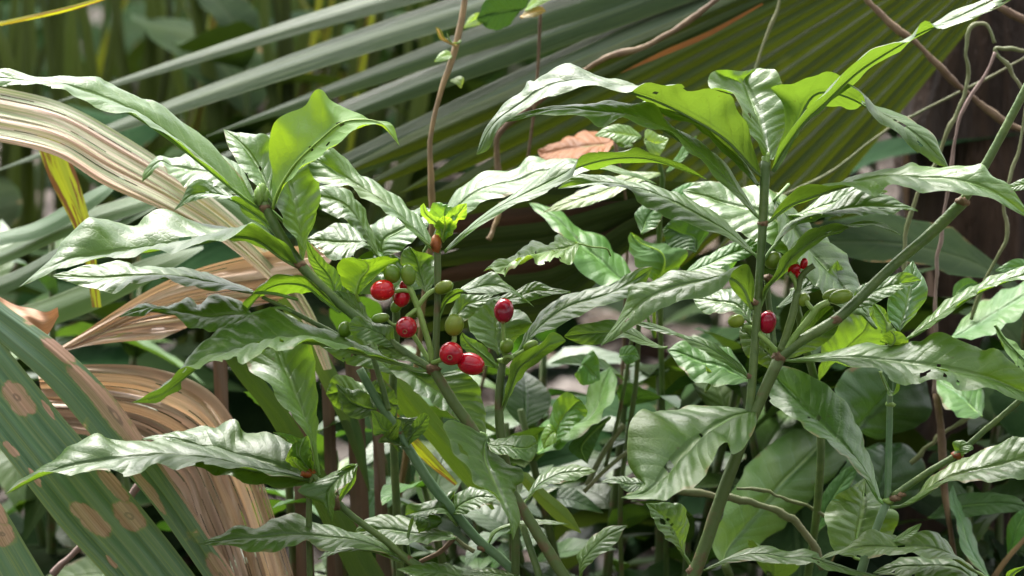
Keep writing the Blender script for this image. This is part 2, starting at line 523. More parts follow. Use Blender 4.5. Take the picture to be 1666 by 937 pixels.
def simple_mat(name, c1, c2, scale=60, rough=0.6, spec=0.4, stretch=(1, 1, 1), bump=0.4, bdist=0.001, mid=(0.38, 0.64), coord='Object'):
    m, nt = new_mat(name)
    g = NT(nt)
    tex = g.n('ShaderNodeTexCoord')
    v = g.vecmul(tex.outputs[coord], stretch)
    f = g.noise(v, scale, 5, 0.6)
    f2 = g.noise(v, scale * 4.3, 3, 0.6)
    c = g.mix(g.sstep(f, *mid), c1, c2)
    c = g.mix(g.math('MULTIPLY', g.sstep(f2, 0.55, 0.8), 0.4), c, tuple(x * 0.5 for x in c1))
    oi = g.n('ShaderNodeObjectInfo')
    t = g.n('ShaderNodeMix', data_type='RGBA', blend_type='MULTIPLY')
    t.inputs[0].default_value = 1
    g.put(t.inputs[6], c)
    g.put(t.inputs[7], oi.outputs['Color'])
    b = g.n('ShaderNodeBump')
    b.inputs['Strength'].default_value = bump
    b.inputs['Distance'].default_value = bdist
    g.put(b.inputs['Height'], g.math('ADD', f, g.math('MULTIPLY', f2, 0.5)))
    pr = g.n('ShaderNodeBsdfPrincipled')
    nt.links.new(t.outputs[2], pr.inputs['Base Color'])
    g.put(pr.inputs['Roughness'], g.math('ADD', g.math('MULTIPLY', f2, 0.2), rough - 0.1))
    pr.inputs['Specular IOR Level'].default_value = spec
    nt.links.new(b.outputs[0], pr.inputs['Normal'])
    out = g.n('ShaderNodeOutputMaterial')
    nt.links.new(pr.outputs[0], out.inputs[0])
    return m


M['stem'] = simple_mat('green_stem', (0.055, 0.10, 0.022), (0.085, 0.13, 0.03), scale=90, rough=0.5, mid=(0.4, 0.6), bump=0.8)
M['stem_brown'] = simple_mat('browning_stem', (0.062, 0.098, 0.022), (0.095, 0.065, 0.028), scale=110, rough=0.6, mid=(0.5, 0.68))
M['stem_blue'] = simple_mat('bluish_stem', (0.07, 0.14, 0.06), (0.10, 0.17, 0.075), scale=70, rough=0.5)
M['node'] = simple_mat('node_scar', (0.10, 0.062, 0.03), (0.17, 0.10, 0.05), scale=400, rough=0.7, bump=0.8)
M['stipule'] = simple_mat('rusty_stipule', (0.30, 0.085, 0.012), (0.16, 0.04, 0.01), scale=200, rough=0.5)
M['stalk'] = simple_mat('berry_stalk', (0.14, 0.24, 0.045), (0.19, 0.28, 0.07), scale=150, rough=0.5)
M['bark'] = simple_mat('twig_bark', (0.10, 0.06, 0.035), (0.17, 0.115, 0.065), scale=80, rough=0.75, bump=0.8)
M['twig_tan'] = simple_mat('tan_vine', (0.20, 0.13, 0.055), (0.13, 0.085, 0.04), scale=70, rough=0.65)
M['vine_green'] = simple_mat('vine_green', (0.11, 0.13, 0.05), (0.15, 0.15, 0.07), scale=70, rough=0.6)
M['vine_grey'] = simple_mat('vine_grey', (0.22, 0.15, 0.13), (0.16, 0.11, 0.09), scale=70, rough=0.7)
M['trunk'] = simple_mat('fibrous_trunk', (0.025, 0.015, 0.010), (0.06, 0.036, 0.022), scale=30, rough=0.85, stretch=(3, 3, 0.35), bump=1.0, bdist=0.01)  # brown darkened further to set the trunk in shadow
M['deadleaf'] = simple_mat('dead_leaf', (0.30, 0.13, 0.04), (0.18, 0.075, 0.03), scale=50, rough=0.6)
M['litter'] = simple_mat('leaf_litter', (0.030, 0.020, 0.012), (0.068, 0.045, 0.030), scale=14, rough=0.75, mid=(0.3, 0.7), coord='Object')
M['soil'] = simple_mat('forest_soil', (0.030, 0.020, 0.014), (0.06, 0.04, 0.028), scale=9, rough=0.9, bump=1.0, bdist=0.03)


def berry_mat(name, c1, c2, rough, sss, stripes=False):
    m, nt = new_mat(name)
    g = NT(nt)
    tex = g.n('ShaderNodeTexCoord')
    f = g.noise(tex.outputs['Object'], 180, 3)
    c = g.mix(g.sstep(f, 0.35, 0.7), c1, c2)
    f2 = g.noise(tex.outputs['Object'], 900, 2)
    c = g.mix(g.math('MULTIPLY', g.sstep(f2, 0.66, 0.72), 0.35), c, tuple(min(1, x * 2 + 0.05) for x in c1))
    oi = g.n('ShaderNodeObjectInfo')
    c = g.mix(1.0, c, oi.outputs['Color'], 'MULTIPLY')
    pr = g.n('ShaderNodeBsdfPrincipled')
    g.put(pr.inputs['Base Color'], c)
    pr.inputs['Roughness'].default_value = rough
    pr.inputs['Specular IOR Level'].default_value = 0.42
    pr.inputs['Subsurface Weight'].default_value = sss
    pr.inputs['Subsurface Radius'].default_value = (0.004, 0.0006, 0.0004)
    pr.inputs['Subsurface Scale'].default_value = 0.5
    b = g.n('ShaderNodeBump')
    b.inputs['Strength'].default_value = 0.12
    b.inputs['Distance'].default_value = 0.0006
    g.put(b.inputs['Height'], g.noise(tex.outputs['Object'], 420, 3))
    nt.links.new(b.outputs[0], pr.inputs['Normal'])
    out = g.n('ShaderNodeOutputMaterial')
    nt.links.new(pr.outputs[0], out.inputs[0])
    return m


M['red'] = berry_mat('ripe_berry', (0.37, 0.002, 0.012), (0.22, 0.001, 0.012), 0.12, 0.12)
M['greenberry'] = berry_mat('unripe_berry', (0.095, 0.165, 0.010), (0.14, 0.20, 0.018), 0.32, 0.0)
M['calyx'] = simple_mat('calyx_scar', (0.30, 0.16, 0.07), (0.18, 0.07, 0.03), scale=600, rough=0.7)


# ------------------------------------------------------------------ leaves
def leaf(parent, tile, A, B, d=(0, 0), Mid=None, mat='leaf', tint=(1, 1, 1), face=None, W=None, holes=(), pet=None, n=72, m=10,
         quilt=1.0, wave=1.0, prad=2.6, name='leaf', label=None, bulge=0.0):
    """A: far edge, B: near edge, both from the base to the tip; d: depth of the midrib from base to tip."""
    a = crom(pts(tile, A)[:, :2], n)
    b = crom(pts(tile, B)[:, :2], n)
    if Mid is None:
        mid = (a + b) / 2
    else:
        mid = crom(pts(tile, Mid)[:, :2], n)
    mid = smooth(mid, 2)
    t = np.linspace(0, 1, n)
    dm = np.interp(t, np.linspace(0, 1, len(d)), np.array(d, float))
    dm = smooth(dm, 6)
    L = np.linalg.norm(np.diff(mid, axis=0), axis=1).sum()
    offA = np.linalg.norm(a - mid, axis=1)
    offB = np.linalg.norm(b - mid, axis=1)
    w = (W * 1.15 if face is None else W) if W else max(0.165 * L, (1.32 if face is None else 1.06) * max(np.percentile(offA, 92), np.percentile(offB, 92)))
    prof = w * np.clip(np.sin(np.pi * np.clip(t, 0, 1) ** 0.8), 0, 1) ** 0.85
    da = smooth(np.sqrt(np.maximum(prof ** 2 - offA ** 2, 0)), 4)
    db = smooth(np.sqrt(np.maximum(prof ** 2 - offB ** 2, 0)), 4)
    ph = rng.uniform(0, 6.28)
    Pm = np.array([P(x, y, z) for (x, y), z in zip(mid, dm)])
    Pa = np.array([P(x, y, z) for (x, y), z in zip(a, dm + da)])
    Pb = np.array([P(x, y, z) for (x, y), z in zip(b, dm - db)])
    vs = np.linspace(-1, 1, 2 * m + 1)
    G = np.zeros((n, 2 * m + 1, 3))
    for j, v in enumerate(vs):
        if v < 0:
            G[:, j] = Pm * (1 + v) + Pa * (-v)
        else:
            G[:, j] = Pm * (1 - v) + Pb * v
    Tu = np.gradient(G, axis=0)
    Tv = np.gradient(G, axis=1)
    N = np.cross(Tu, Tv)
    Nl = np.linalg.norm(N, axis=2)
    tot = N.sum((0, 1))
    if face is None:
        flip = tot.dot(Uv) < 0
    else:
        seen = -(N * Fv).sum(2)
        vis = seen.sum()
        flip = (vis < 0) if face == 'top' else (vis > 0)
    if flip:
        N = -N
    N = N / (np.linalg.norm(N, axis=2)[:, :, None] + 1e-12)
    for _ in range(3):
        N[1:-1] = (N[:-2] + 2 * N[1:-1] + N[2:]) / 4
        N[:, 1:-1] = (N[:, :-2] + 2 * N[:, 1:-1] + N[:, 2:]) / 4
    av = np.abs(vs)[None, :]
    nv = float(np.clip(6.5 + L / 42.0, 7, 14)) * rng.uniform(0.92, 1.1)
    tj = t + 0.012 * np.sin(t * 19 + ph) + 0.008 * np.sin(t * 41 + 2 * ph)
    s = tj[:, None] * nv + 0.12 * np.sign(vs)[None, :] - av * 1.7
    env = np.sin(np.pi * np.clip(t, 0, 1))[:, None] ** 0.6
    rip = np.abs(np.sin(np.pi * s)) ** 0.8
    q = rip * (av ** 0.6) * (1 - 0.55 * av ** 3) * w * 0.058 * quilt
    edgew = (av ** 3) * np.sin(s * np.pi * 0.9 + ph + np.sign(vs)[None, :] * 1.3) * w * 0.036 * wave
    bul = 4 * av * (1 - av) * w * (0.05 + bulge)
    crease = -np.exp(-(av / 0.08) ** 2) * w * 0.03
    puck = sum(np.sin(t * f1 + p1)[:, None] * np.sin(vs * f2 + p2)[None, :] for f1, f2, p1, p2 in rng.uniform((14, 4, 0, 0), (46, 13, 6, 6), (5, 4))) * w * 0.0065
    if mat == 'leaf' and n > 50 and rng.uniform() < 0.6:
        holes = tuple(holes) + tuple((rng.uniform(0.2, 0.95), rng.choice((0.0, 1.0)), rng.uniform(0.012, 0.032), rng.uniform(0.05, 0.13)) for _ in range(rng.integers(1, 4)))
        for _ in range(rng.integers(0, 5)):
            holes += ((rng.uniform(0.25, 0.9), rng.choice((rng.uniform(0.1, 0.42), rng.uniform(0.58, 0.9))), rng.uniform(0.009, 0.02), rng.uniform(0.035, 0.075)),)
    ns = puck + (np.sin(t * 9 + ph)[:, None] * np.sin(vs * 3 + ph * 2)[None, :]) * w * 0.03 * wave
    G = G + N * ((q + edgew + bul + crease + ns) * env * S)[:, :, None]
    V = G.reshape(-1, 3)
    cols = 2 * m + 1
    uv = np.stack(np.meshgrid(tj * nv / NV, (vs + 1) / 2, indexing='ij'), -1).reshape(-1, 2)
    F = []
    for i in range(n - 1):
        for j in range(cols - 1):
            uc, vc = (t[i] + t[i + 1]) / 2, (vs[j] + vs[j + 1]) / 2
            skip = False
            for (hu, hv, ru, rv_) in holes:
                if ((uc - hu) / ru) ** 2 + ((vc - hv) / rv_) ** 2 < 1 + 0.25 * math.sin(uc * 70 + vc * 20):
                    skip = True
            if skip:
                continue
            q4 = (i * cols + j, (i + 1) * cols + j, (i + 1) * cols + j + 1, i * cols + j + 1)
            F.append(q4[::-1] if flip else q4)
    fm = [0] * len(F)
    # stout midrib on the underside, running into the petiole
    rad = np.linspace(prad, prad * 0.22, n) * S
    rib = Pm - N[:, m] * (rad * 0.75 + w * 0.03 * S * env[:, 0])[:, None]
    if pet is not None:
        pp = pts(tile, pet)
        if pp.shape[1] == 2:
            pp = np.hstack([pp, np.full((len(pp), 1), dm[0])])
        pw = np.array([P(*r) for r in pp])
        path = np.vstack([pw, rib[1:-2:3]])
        rr = np.concatenate([np.full(len(pw), prad * S * 1.05), rad[1:-2:3]])
    else:
        path = rib[0:-2:3]
        rr = rad[0:-2:3]
    V2, F2, uv2 = tube_geo(path, rr, 6, 0.0, steps=min(40, len(path) * 2))
    k0 = len(V)
    uv2 = np.full((len(V2), 2), 0.5)
    uv2[:, 0] = np.repeat(np.linspace(0, 0.9, len(V2) // 6), 6)
    V = np.vstack([V, V2])
    uv = np.vstack([uv, uv2])
    F += [tuple(k0 + i for i in f) for f in F2]
    fm += [1] * len(F2)
    o = mesh_obj(name, V, F, [M[mat], M['stalk'] if mat == 'young' else M['rib']], parent, uv, fmat=fm)
    jit = 1 + rng.uniform(-0.10, 0.10)
    o.color = (tint[0] * jit, tint[1] * jit, tint[2] * jit, 1)
    if label:
        o['label'] = label
    return o


M['rib'] = simple_mat('leaf_rib', (0.10, 0.19, 0.04), (0.13, 0.23, 0.05), scale=100, rough=0.5)


def node_lump(parent, x, y, d, r, mat='node', sx=1.0, sy=0.75, name='node'):
    """a scarred swelling where leaves or branches leave a stem."""
    c = P(x, y, d)
    V, F = [], []
    nu, nv = 10, 7
    for i in range(nv):
        th = math.pi * i / (nv - 1)
        for j in range(nu):
            ph = 2 * math.pi * j / nu
            rr = r * S * (1 + 0.13 * rng.standard_normal())
            V.append(c + rr * (math.sin(th) * math.cos(ph) * Rv * sx + math.sin(th) * math.sin(ph) * Fv + math.cos(th) * Uv * sy))
    for i in range(nv - 1):
        for j in range(nu):
            k = (j + 1) % nu
            F.append((i * nu + j, (i + 1) * nu + j, (i + 1) * nu + k, i * nu + k))
    return mesh_obj(name, V, F, M[mat], parent)


def stem(parent, tile, s, r, mat='stem', name='stem', ground=None, n=10):
    p = px_path(tile, s)
    rr = np.interp(np.linspace(0, 1, len(p)), np.linspace(0, 1, len(r)), np.array(r, float)) * S
    if ground is not None:
        g = to_ground(p[-1], *ground)
        p = np.vstack([p, (p[-1] * 0.55 + g * 0.45), g])
        rr = np.concatenate([rr, [rr[-1] * 1.05, rr[-1] * 1.2]])
    return tube(name, p, rr, M[mat], parent, n=n, steps=max(14, 7 * len(p)))


def berry(parent, tile, x, y, rx, ry, ang=0, d=0, mat='red', tipdir=None, tint=(1, 1, 1), label=None):
    """an ellipsoid fruit with a shallow dimple and a calyx ring at its free end. rx: across, ry: along the axis at ang degrees from up."""
    x0, y0, k = TILE[tile]
    c = P(x0 + x / k, y0 + y / k, d)
    rx, ry = rx / k * S, ry / k * S
    if tipdir is None:
        a = math.radians(ang)
        ax = math.sin(a) * Rv + math.cos(a) * Uv - 0.25 * Fv
    else:
        ax = tipdir[0] * Rv + tipdir[1] * Uv - tipdir[2] * Fv
    ax = ax / np.linalg.norm(ax)
    u = np.cross(ax, Fv + 0.01 * Rv)
    u /= np.linalg.norm(u)
    v = np.cross(ax, u)
    nu, nv = 28, 20
    V, F = [], []
    for i in range(nv):
        th = math.pi * i / (nv - 1)
        zz = math.cos(th)
        rr = math.sin(th) ** 0.94
        dim = -0.10 * math.exp(-(th / 0.22) ** 2)
        for j in range(nu):
            ph = 2 * math.pi * j / nu
            lob = 1 + 0.012 * math.cos(2 * ph) + 0.008 * math.sin(3 * ph + x)
            V.append(c + ax * ry * (zz + dim) + rr * rx * lob * (math.cos(ph) * u + math.sin(ph) * v))
    for i in range(nv - 1):
        for j in range(nu):
            k2 = (j + 1) % nu
            F.append((i * nu + j, (i + 1) * nu + j, (i + 1) * nu + k2, i * nu + k2))
    o = mesh_obj('berry', V, F, M[mat], parent)
    o.color = (*tint, 1)
    if label:
        o['label'] = label
    # calyx ring
    V, F = [], []
    for i in range(14):
        ph = 2 * math.pi * i / 14
        e = math.cos(ph) * u + math.sin(ph) * v
        for (r, h) in ((0.13, 0.915), (0.19, 1.0 + 0.02 * (i % 2)), (0.23, 0.965), (0.18, 0.90)):
            V.append(c + ax * ry * h + e * rx * r)
    for i in range(14):
        for q in range(4):
            F.append((i * 4 + q, ((i + 1) % 14) * 4 + q, ((i + 1) % 14) * 4 + (q + 1) % 4, i * 4 + (q + 1) % 4))
    o2 = mesh_obj('calyx', np.array(V) - np.array(parent['_loc']), F, M['calyx'] if mat == 'red' else M['stalk'])
    o2.parent = o
    return o


def stalk(parent, tile, s, r=4.0, mat='stalk', name='berry_stalk'):
    p = px_path(tile, s)
    return tube(name, p, np.full(len(p), r * S), M[mat], parent, n=8, steps=max(8, 5 * len(p)))


# ------------------------------------------------------------------ palm blades
def strap(parent, tile, A, B, dA=(0, 0), dB=(0, 0), fold=0.0, mat='fan', tint=(1, 1, 1), n=60, m=6, wob=0.0, name='leaflet', ridges=1, label=None, tear=0):
    """one ribbed palm leaflet between two traced edges, base to tip; fold lifts its middle towards the viewer by that many pixels."""
    a = crom(pts(tile, A)[:, :2], n)
    b = crom(pts(tile, B)[:, :2], n)
    t = np.linspace(0, 1, n)
    da = np.interp(t, np.linspace(0, 1, len(dA)), np.array(dA, float))
    db = np.interp(t, np.linspace(0, 1, len(dB)), np.array(dB, float))
    vs = np.linspace(0, 1, 2 * m * ridges + 1)
    wid = np.linalg.norm(a - b, axis=1)
    V = []
    p1, p2 = rng.uniform(0, 6.28, 2)
    for i in range(n):
        for v in vs:
            x, y = a[i] * (1 - v) + b[i] * v
            d = da[i] * (1 - v) + db[i] * v
            tri = 1 - abs(((v * ridges) % 1.0) * 2 - 1)
            d -= fold * tri * min(1, wid[i] / (np.max(wid) + 1e-6) * 1.2)
            d += wob * (math.sin(t[i] * 7 + p1 + v * 3) + 0.6 * math.sin(t[i] * 17 + p2 - v * 5))
            y += wob * 0.12 * math.sin(t[i] * 11 + v * 4 + p2)
            V.append(P(x, y, d))
    c = len(vs)
    F = []
    cut = set()                          # splits running along the ribs
    for _ in range(tear):
        j, i0, ln = int(rng.integers(0, c - 1)), int(rng.integers(4, n - 6)), int(rng.integers(4, 18))
        cut |= {(i, j) for i in range(i0, i0 + ln)}
    for i in range(n - 1):
        for j in range(c - 1):
            if (i, j) not in cut:
                F.append((i * c + j, (i + 1) * c + j, (i + 1) * c + j + 1, i * c + j + 1))
    uv = np.stack(np.meshgrid(t, vs, indexing='ij'), -1).reshape(-1, 2)
    o = mesh_obj(name, V, F, M[mat], parent, uv)
    o.color = (*tint, 1)
    if label:
        o['label'] = label
    return o


def frond_root(name, label, px, cat='palm frond', group=None):
    p = P(*px)
    return thing(name, label, cat, to_ground(p), group)


# ------------------------------------------------------------------ PLANT 1: berry plant left of the middle
p1b = px_path('F', '925,945,0')[0]
pl = thing('berry_plant', 'glossy shrub with red and green berry clusters at its stem fork, left of the middle', 'shrub', to_ground(p1b))
stem(pl, 'F', '925,950,0 885,885,0 850,828,5 812,770,10 772,703,5 738,655,0 705,600,0', (10, 9.5, 9, 9, 9, 9, 8.5), 'stem_brown')
g0 = px_path('F', '925,950,0')[0]
tube('stem', np.array([g0, g0 * 0.5 + to_ground(g0, 0.01) * 0.5, to_ground(g0, 0.012)]), np.array([10, 11, 13]) * S, M['stem_brown'], pl)
stem(pl, 'F', '705,602,0 668,580,-1 640,560,-2 560,500,-4 490,432,-6 455,380,-8 428,330,-10', (6.5, 7, 7.5, 8, 8.5, 8.5, 8), 'stem')
stem(pl, 'F', '707,602,0 711,520,0 712,450,0 711,392,0', (6.5, 5.5, 5.5, 6), 'stem_brown')
stem(pl, 'C32', '870,690,30 905,800,25 950,940,20 960,1000,20', (6, 6, 6, 6), 'stem', ground=(0, 0))
for x, y, d, r in ((488, 430, -6, 10.5), (704, 600, 0, 12), (711, 402, 0, 8), (431, 338, -10, 10), (850, 828, 5, 9)):
    node_lump(pl, x, y, d, r)
for k in range(3):
    node_lump(pl, 426 + (k - 1) * 5, 318 - 6 * (k == 1), -12 + k, 10 - k, 'stalk', 0.9, 1.5, 'bud')
node_lump(pl, 709, 396, -3, 11, 'stipule', 0.85, 1.35, 'stipule')
# left shoot
leaf(pl, 'Q0', '850,680 790,590 735,520 640,430 530,345 430,303 340,266 325,250 270,250 180,258 120,255 60,240 20,228 -40,232 -170,260',
     '850,682 790,640 700,562 640,510 580,465 500,412 440,376 340,356 240,320 215,296 110,285 0,280 -80,275 -170,262', d=(-10, -20, -60, -90, -80),
     Mid='850,682 760,612 650,522 560,452 440,372 340,322 220,278 100,262 0,252 -170,261', W=62)
leaf(pl, 'Q0', '885,680 885,600 880,500 878,430 900,390 985,345 1035,290 1075,322 1130,350 1200,385 1270,400 1300,472',
     '890,680 915,620 935,590 1030,510 1080,475 1140,432 1200,402 1250,412 1300,474', d=(-10, -30, -50, -60), Mid='888,680 915,615 970,530 1050,455 1110,405 1180,394 1240,405 1300,473', face='under', W=75, quilt=0.35, tint=(1.6, 1.4, 0.8), mat='leaf')
leaf(pl, 'Q0', '895,660 900,560 885,480 870,440 800,436 740,425 727,419', '890,660 830,600 780,540 740,470 727,420', d=(0, 60, 110), Mid='892,660 840,545 780,462 727,420', face='top')
leaf(pl, 'Q0', '988,850 1000,770 1030,690 1042,600 1032,530 1015,505 960,470', '985,850 960,780 925,730 905,670 893,635 910,560 960,470', d=(0, 50, 120), Mid='987,850 975,740 955,650 935,570 958,470', face='top', W=76)
leaf(pl, 'Q0', '975,874 930,852 880,820 800,792 747,775 745,757 740,742 690,740 600,702 540,684 480,705 425,740 320,715 295,704 240,760 200,800 140,872 60,935',
     '975,870 930,800 880,760 830,728 800,742 745,772 640,800 560,820 450,830 350,850 250,862 160,890 60,936', d=(-6, -10, -40, -90, -130),
     Mid='975,872 900,822 840,775 760,762 680,778 560,800 440,815 330,832 230,845 140,890 60,936', W=98, face=None, pet='985,856,-6 975,872,-6')
leaf(pl, 'Q0', '905,765 860,735 830,720 790,690 770,655 720,612 650,583 620,597 590,650 565,685', '905,765 880,700 830,668 780,642 740,648 680,646 620,656 590,672 565,686', d=(10, 50, 80, 90), Mid='905,765 860,718 800,672 740,640 690,628 630,632 565,686')
# between the stems, and at the top of the upright stem
leaf(pl, 'Q0', '1420,812 1375,722 1310,660 1250,610 1160,560 1110,500 1070,478 1030,512 985,490', '1412,815 1350,762 1290,712 1240,682 1180,647 1130,606 1080,603 1030,590 985,492', d=(0, 30, 70, 100), Mid='1416,814 1330,730 1240,652 1150,597 1080,550 985,491', W=56)
leaf(pl, 'F', '722,407 760,370 800,340 830,320 870,292 908,268 925,262 940,272 965,276 1000,268 1060,264 1100,274 1150,292',
     '724,412 770,376 830,337 880,319 915,301 932,286 938,268 945,254 1020,245 1035,240 1060,250 1100,262 1150,291', d=(0, -20, -30, -10, 20),
     Mid='723,410 765,372 815,335 870,308 915,284 940,270 1000,256 1060,258 1150,292', W=36)
for (A, B, z, tn) in (('492,245 470,180 420,150 390,120 383,75 400,60', '494,245 500,170 470,130 430,110 400,60', -8, (1, 1, 1)),
                      ('494,245 540,190 560,150 600,130 605,60', '490,245 500,170 510,110 560,70 605,60', -4, (1.1, 1.1, 0.9)),
                      ('490,245 455,160 440,110 440,60 520,70', '495,245 540,160 560,120 550,90 520,70', 4, (0.9, 1, 0.9)),
                      ('492,245 455,200 460,150 480,130 500,120', '495,245 550,180 545,150 520,130 500,120', -16, (1.25, 1.2, 0.8))):
    leaf(pl, 'C22', A, B, d=(0, z, z * 2), mat='young', tint=tn, quilt=2.6, wave=3.0, prad=1.5, n=30, m=6)
# lower left, chewed
leaf(pl, 'Q2', '1310,245 1240,215 1180,203 1100,168 1010,130 950,105 905,75 860,75 810,85 785,108 765,126 720,125 690,150 650,200 605,262 590,300 600,330 560,352 500,374 430,372',
     '1310,248 1260,232 1170,208 1080,190 1000,181 940,200 870,210 780,246 740,250 690,241 640,262 600,268 550,300 520,330 480,350 430,370', d=(-2, -30, -90, -150, -190),
     Mid='1310,246 1200,212 1050,174 940,168 850,190 750,212 660,238 595,290 520,345 430,371', pet='1395,266,0 1360,268,-2 1310,247,-2', holes=((0.50, 0.30, 0.045, 0.14), (0.57, 0.20, 0.05, 0.14), (0.43, 0.64, 0.012, 0.05), (0.62, 1.0, 0.03, 0.1)), quilt=1.6, wave=1.5, prad=3.2, W=92,
     label='long chewed leaf with a bitten-out hole and a bright tip')
leaf(pl, 'C22', '268,745 262,700 250,650 150,630 80,598 40,638', '262,752 200,742 110,712 55,682 40,640', d=(-6, -22, -30), Mid='265,748 215,700 140,660 40,640', pet='420,835,0 330,790,-4 266,750,-6', prad=1.6)
leaf(pl, 'C22', '420,840 330,770 280,750 210,715 180,748', '415,845 320,812 250,802 200,780 180,750', d=(0, -8, -14), prad=1.5)
leaf(pl, 'C22', '190,640 135,600 110,540 60,495 0,478 -50,480', '180,645 80,605 0,545 -50,482', d=(10, 30, 50))
leaf(pl, 'F', '690,612 740,604 772,618 787,660 790,700 788,722', '640,590 632,600 645,612 690,647 735,678 775,702 788,724', d=(70, 55, 30), Mid='655,596 700,628 735,655 765,688 788,723', face='top', W=60)
leaf(pl, 'C32', '705,275 745,340 760,375 800,400 860,430 876,478 840,512 822,540 850,600 852,690 825,765', '690,268 600,222 520,193 488,228 500,260 520,292 540,350 620,440 640,490 740,560 790,640 815,710 823,766', d=(0, -50, -100, -140),
     Mid='702,272 690,330 700,400 730,480 780,580 815,680 824,766', face='top', holes=((0.36, 0.72, 0.03, 0.08), (0.33, 0.22, 0.012, 0.05)), pet='648,252,5 690,262,2 702,272,0', W=62)
leaf(pl, 'C32', '700,300 780,276 860,268 920,270 940,302', '702,305 720,345 790,362 860,385 910,390 935,345 940,304', d=(-6, -30, -30), face='top', W=36, quilt=0.4, prad=1.8)
# two leaves under the big pale one at the left
leaf(pl, 'C21', '1215,482 1150,450 1050,420 960,385 850,377 720,380 640,372 610,350 530,344 450,352 400,362 250,402', '1215,490 1100,476 960,475 880,450 760,426 640,450 520,488 430,466 380,450 300,430 250,408', d=(40, 30, 10, 0), Mid='1215,486 1090,456 960,432 850,412 720,404 600,408 480,420 380,415 250,405', W=70, pet='1420,520,30 1300,490,36 1215,486,40')
leaf(pl, 'C21', '1200,585 1140,525 1060,500 1000,510 940,556 900,514 850,530 800,560 700,540 640,560 570,598', '1200,595 1130,642 1000,668 900,650 820,596 760,572 690,593 570,604', d=(40, 20, 0, -10), Mid='1200,590 1100,590 1000,600 900,585 800,578 690,568 570,601', W=60, pet='1480,625,50 1340,560,46 1200,590,40')
stem(pl, 'C21', '1700,780,20 1620,700,34 1480,622,46 1330,545,50 1250,508,52', (4.5, 4.5, 4, 3.5, 3), 'stem')
# front small leaves at the berries
leaf(pl, 'C22', '480,592 500,545 535,528 575,500 580,462 600,452 660,418 725,387 780,428 840,480 925,552', '476,590 488,530 520,482 560,470 600,485 650,492 730,496 810,486 870,512 925,555', d=(0, -20, -40, -50), Mid='478,591 496,535 545,490 620,470 720,450 820,478 925,554', pet='470,640,0 478,592,0', prad=2)
leaf(pl, 'C22', '500,640 545,540 570,495 640,498 735,492', '505,645 560,635 600,620 680,552 735,494', d=(4, 25, 40), face='top', prad=1.6)
leaf(pl, 'C22', '412,492 370,440 325,370 290,350 300,288 330,264', '418,492 450,435 452,320 420,300 372,288 330,266', d=(6, 40, 60), Mid='415,492 388,400 365,320 330,265', face='top')
leaf(pl, 'C22', '75,500 30,470 0,425 -10,350 40,318 110,330', '85,498 150,422 230,362 280,326 200,318 110,328', d=(30, 20, 10), Mid='80,500 105,420 140,362 115,329', face='under', W=60, tint=(1.3, 1.3, 0.8), mat='young', quilt=0.6, pet='110,600,60 80,500,30')
leaf(pl, 'Q0', '1080,980 1060,936 1010,860 1000,830 992,775', '1090,980 1112,936 1096,880 1060,850 995,776', d=(60, 80, 90), mat='young', tint=(0.8, 0.85, 0.8), face='top')
leaf(pl, 'C21', '1630,580 1540,530 1480,490 1380,495 1290,490 1250,500 1200,530 1165,585', '1620,575 1530,480 1470,420 1350,402 1290,420 1220,480 1155,540 1165,588', d=(0, 30, 60), Mid='1625,578 1530,505 1460,450 1350,438 1260,470 1165,587', mat='leaf', tint=(1.2, 1.2, 1), W=40)
stalk(pl, 'C22', '440,815,0 432,760,-4 400,650,-8 370,555,-10 340,480,-12 330,462,-12', 5)
stalk(pl, 'C22', '370,560,-10 345,580,-14 320,600,-16 316,620,-20', 3.6)
stalk(pl, 'C22', '368,558,-10 395,520,-12 430,485,-10 462,470,-8', 4)
stalk(pl, 'C22', '335,480,-12 300,475,-10 262,480,-14 235,478,-16', 3.4)
stalk(pl, 'C22', '332,465,-12 322,440,-12 320,425,-12', 3.2)
stalk(pl, 'C22', '318,605,-14 260,640,-10 225,615,-8', 2.6)
stalk(pl, 'C22', '430,820,6 400,770,10 350,690,12 320,650,10', 4)
stalk(pl, 'C22', '440,822,-4 490,800,-20 520,760,-24 545,715,-22 545,690,-20', 4)
stalk(pl, 'C22', '490,800,-20 560,800,-22 610,815,-24', 4)
RB = [(203, 475, 53, 59, 80, -22, 'round scarlet berry at the left of its cluster'), (295, 512, 42, 46, 20, 2, 'crimson berry half hidden behind a green stalk'), (304, 455, 22, 26, 0, 12, 'small sliver of red berry behind the green ones'),
      (317, 652, 51, 62, 175, -30, 'oval red berry with its scar facing forward'), (530, 777, 57, 56, 200, -38, 'round red berry with its scar facing forward, left of a pair'), (624, 826, 56, 68, 108, -30, 'large oval red berry, right of a touching pair')]
for x, y, rx, ry, an, z, lb in RB:
    td = (-0.1, -0.35, 1.0) if an in (175, 200) else None
    berry(pl, 'C22', x, y, rx * (0.93 if td is None else 1), ry, an, z, 'red', tipdir=td, label=lb, tint=(1.5, 2.5, 0.8) if x < 210 else (0.95, 1, 1))
for x, y, rx, ry, an, z in ((248, 397, 40, 46, -15, -14), (326, 403, 35, 52, -8, -16), (495, 461, 32, 48, 70, -14), (545, 640, 45, 54, 15, -28), (193, 608, 24, 45, 80, -14), (268, 552, 26, 34, 30, 6), (25, 662, 34, 40, 20, 16)):
    berry(pl, 'C22', x, y, rx, ry, an, z, 'greenberry', tint=(0.85, 0.95, 1) if x < 400 else (1.1, 0.95, 0.9))

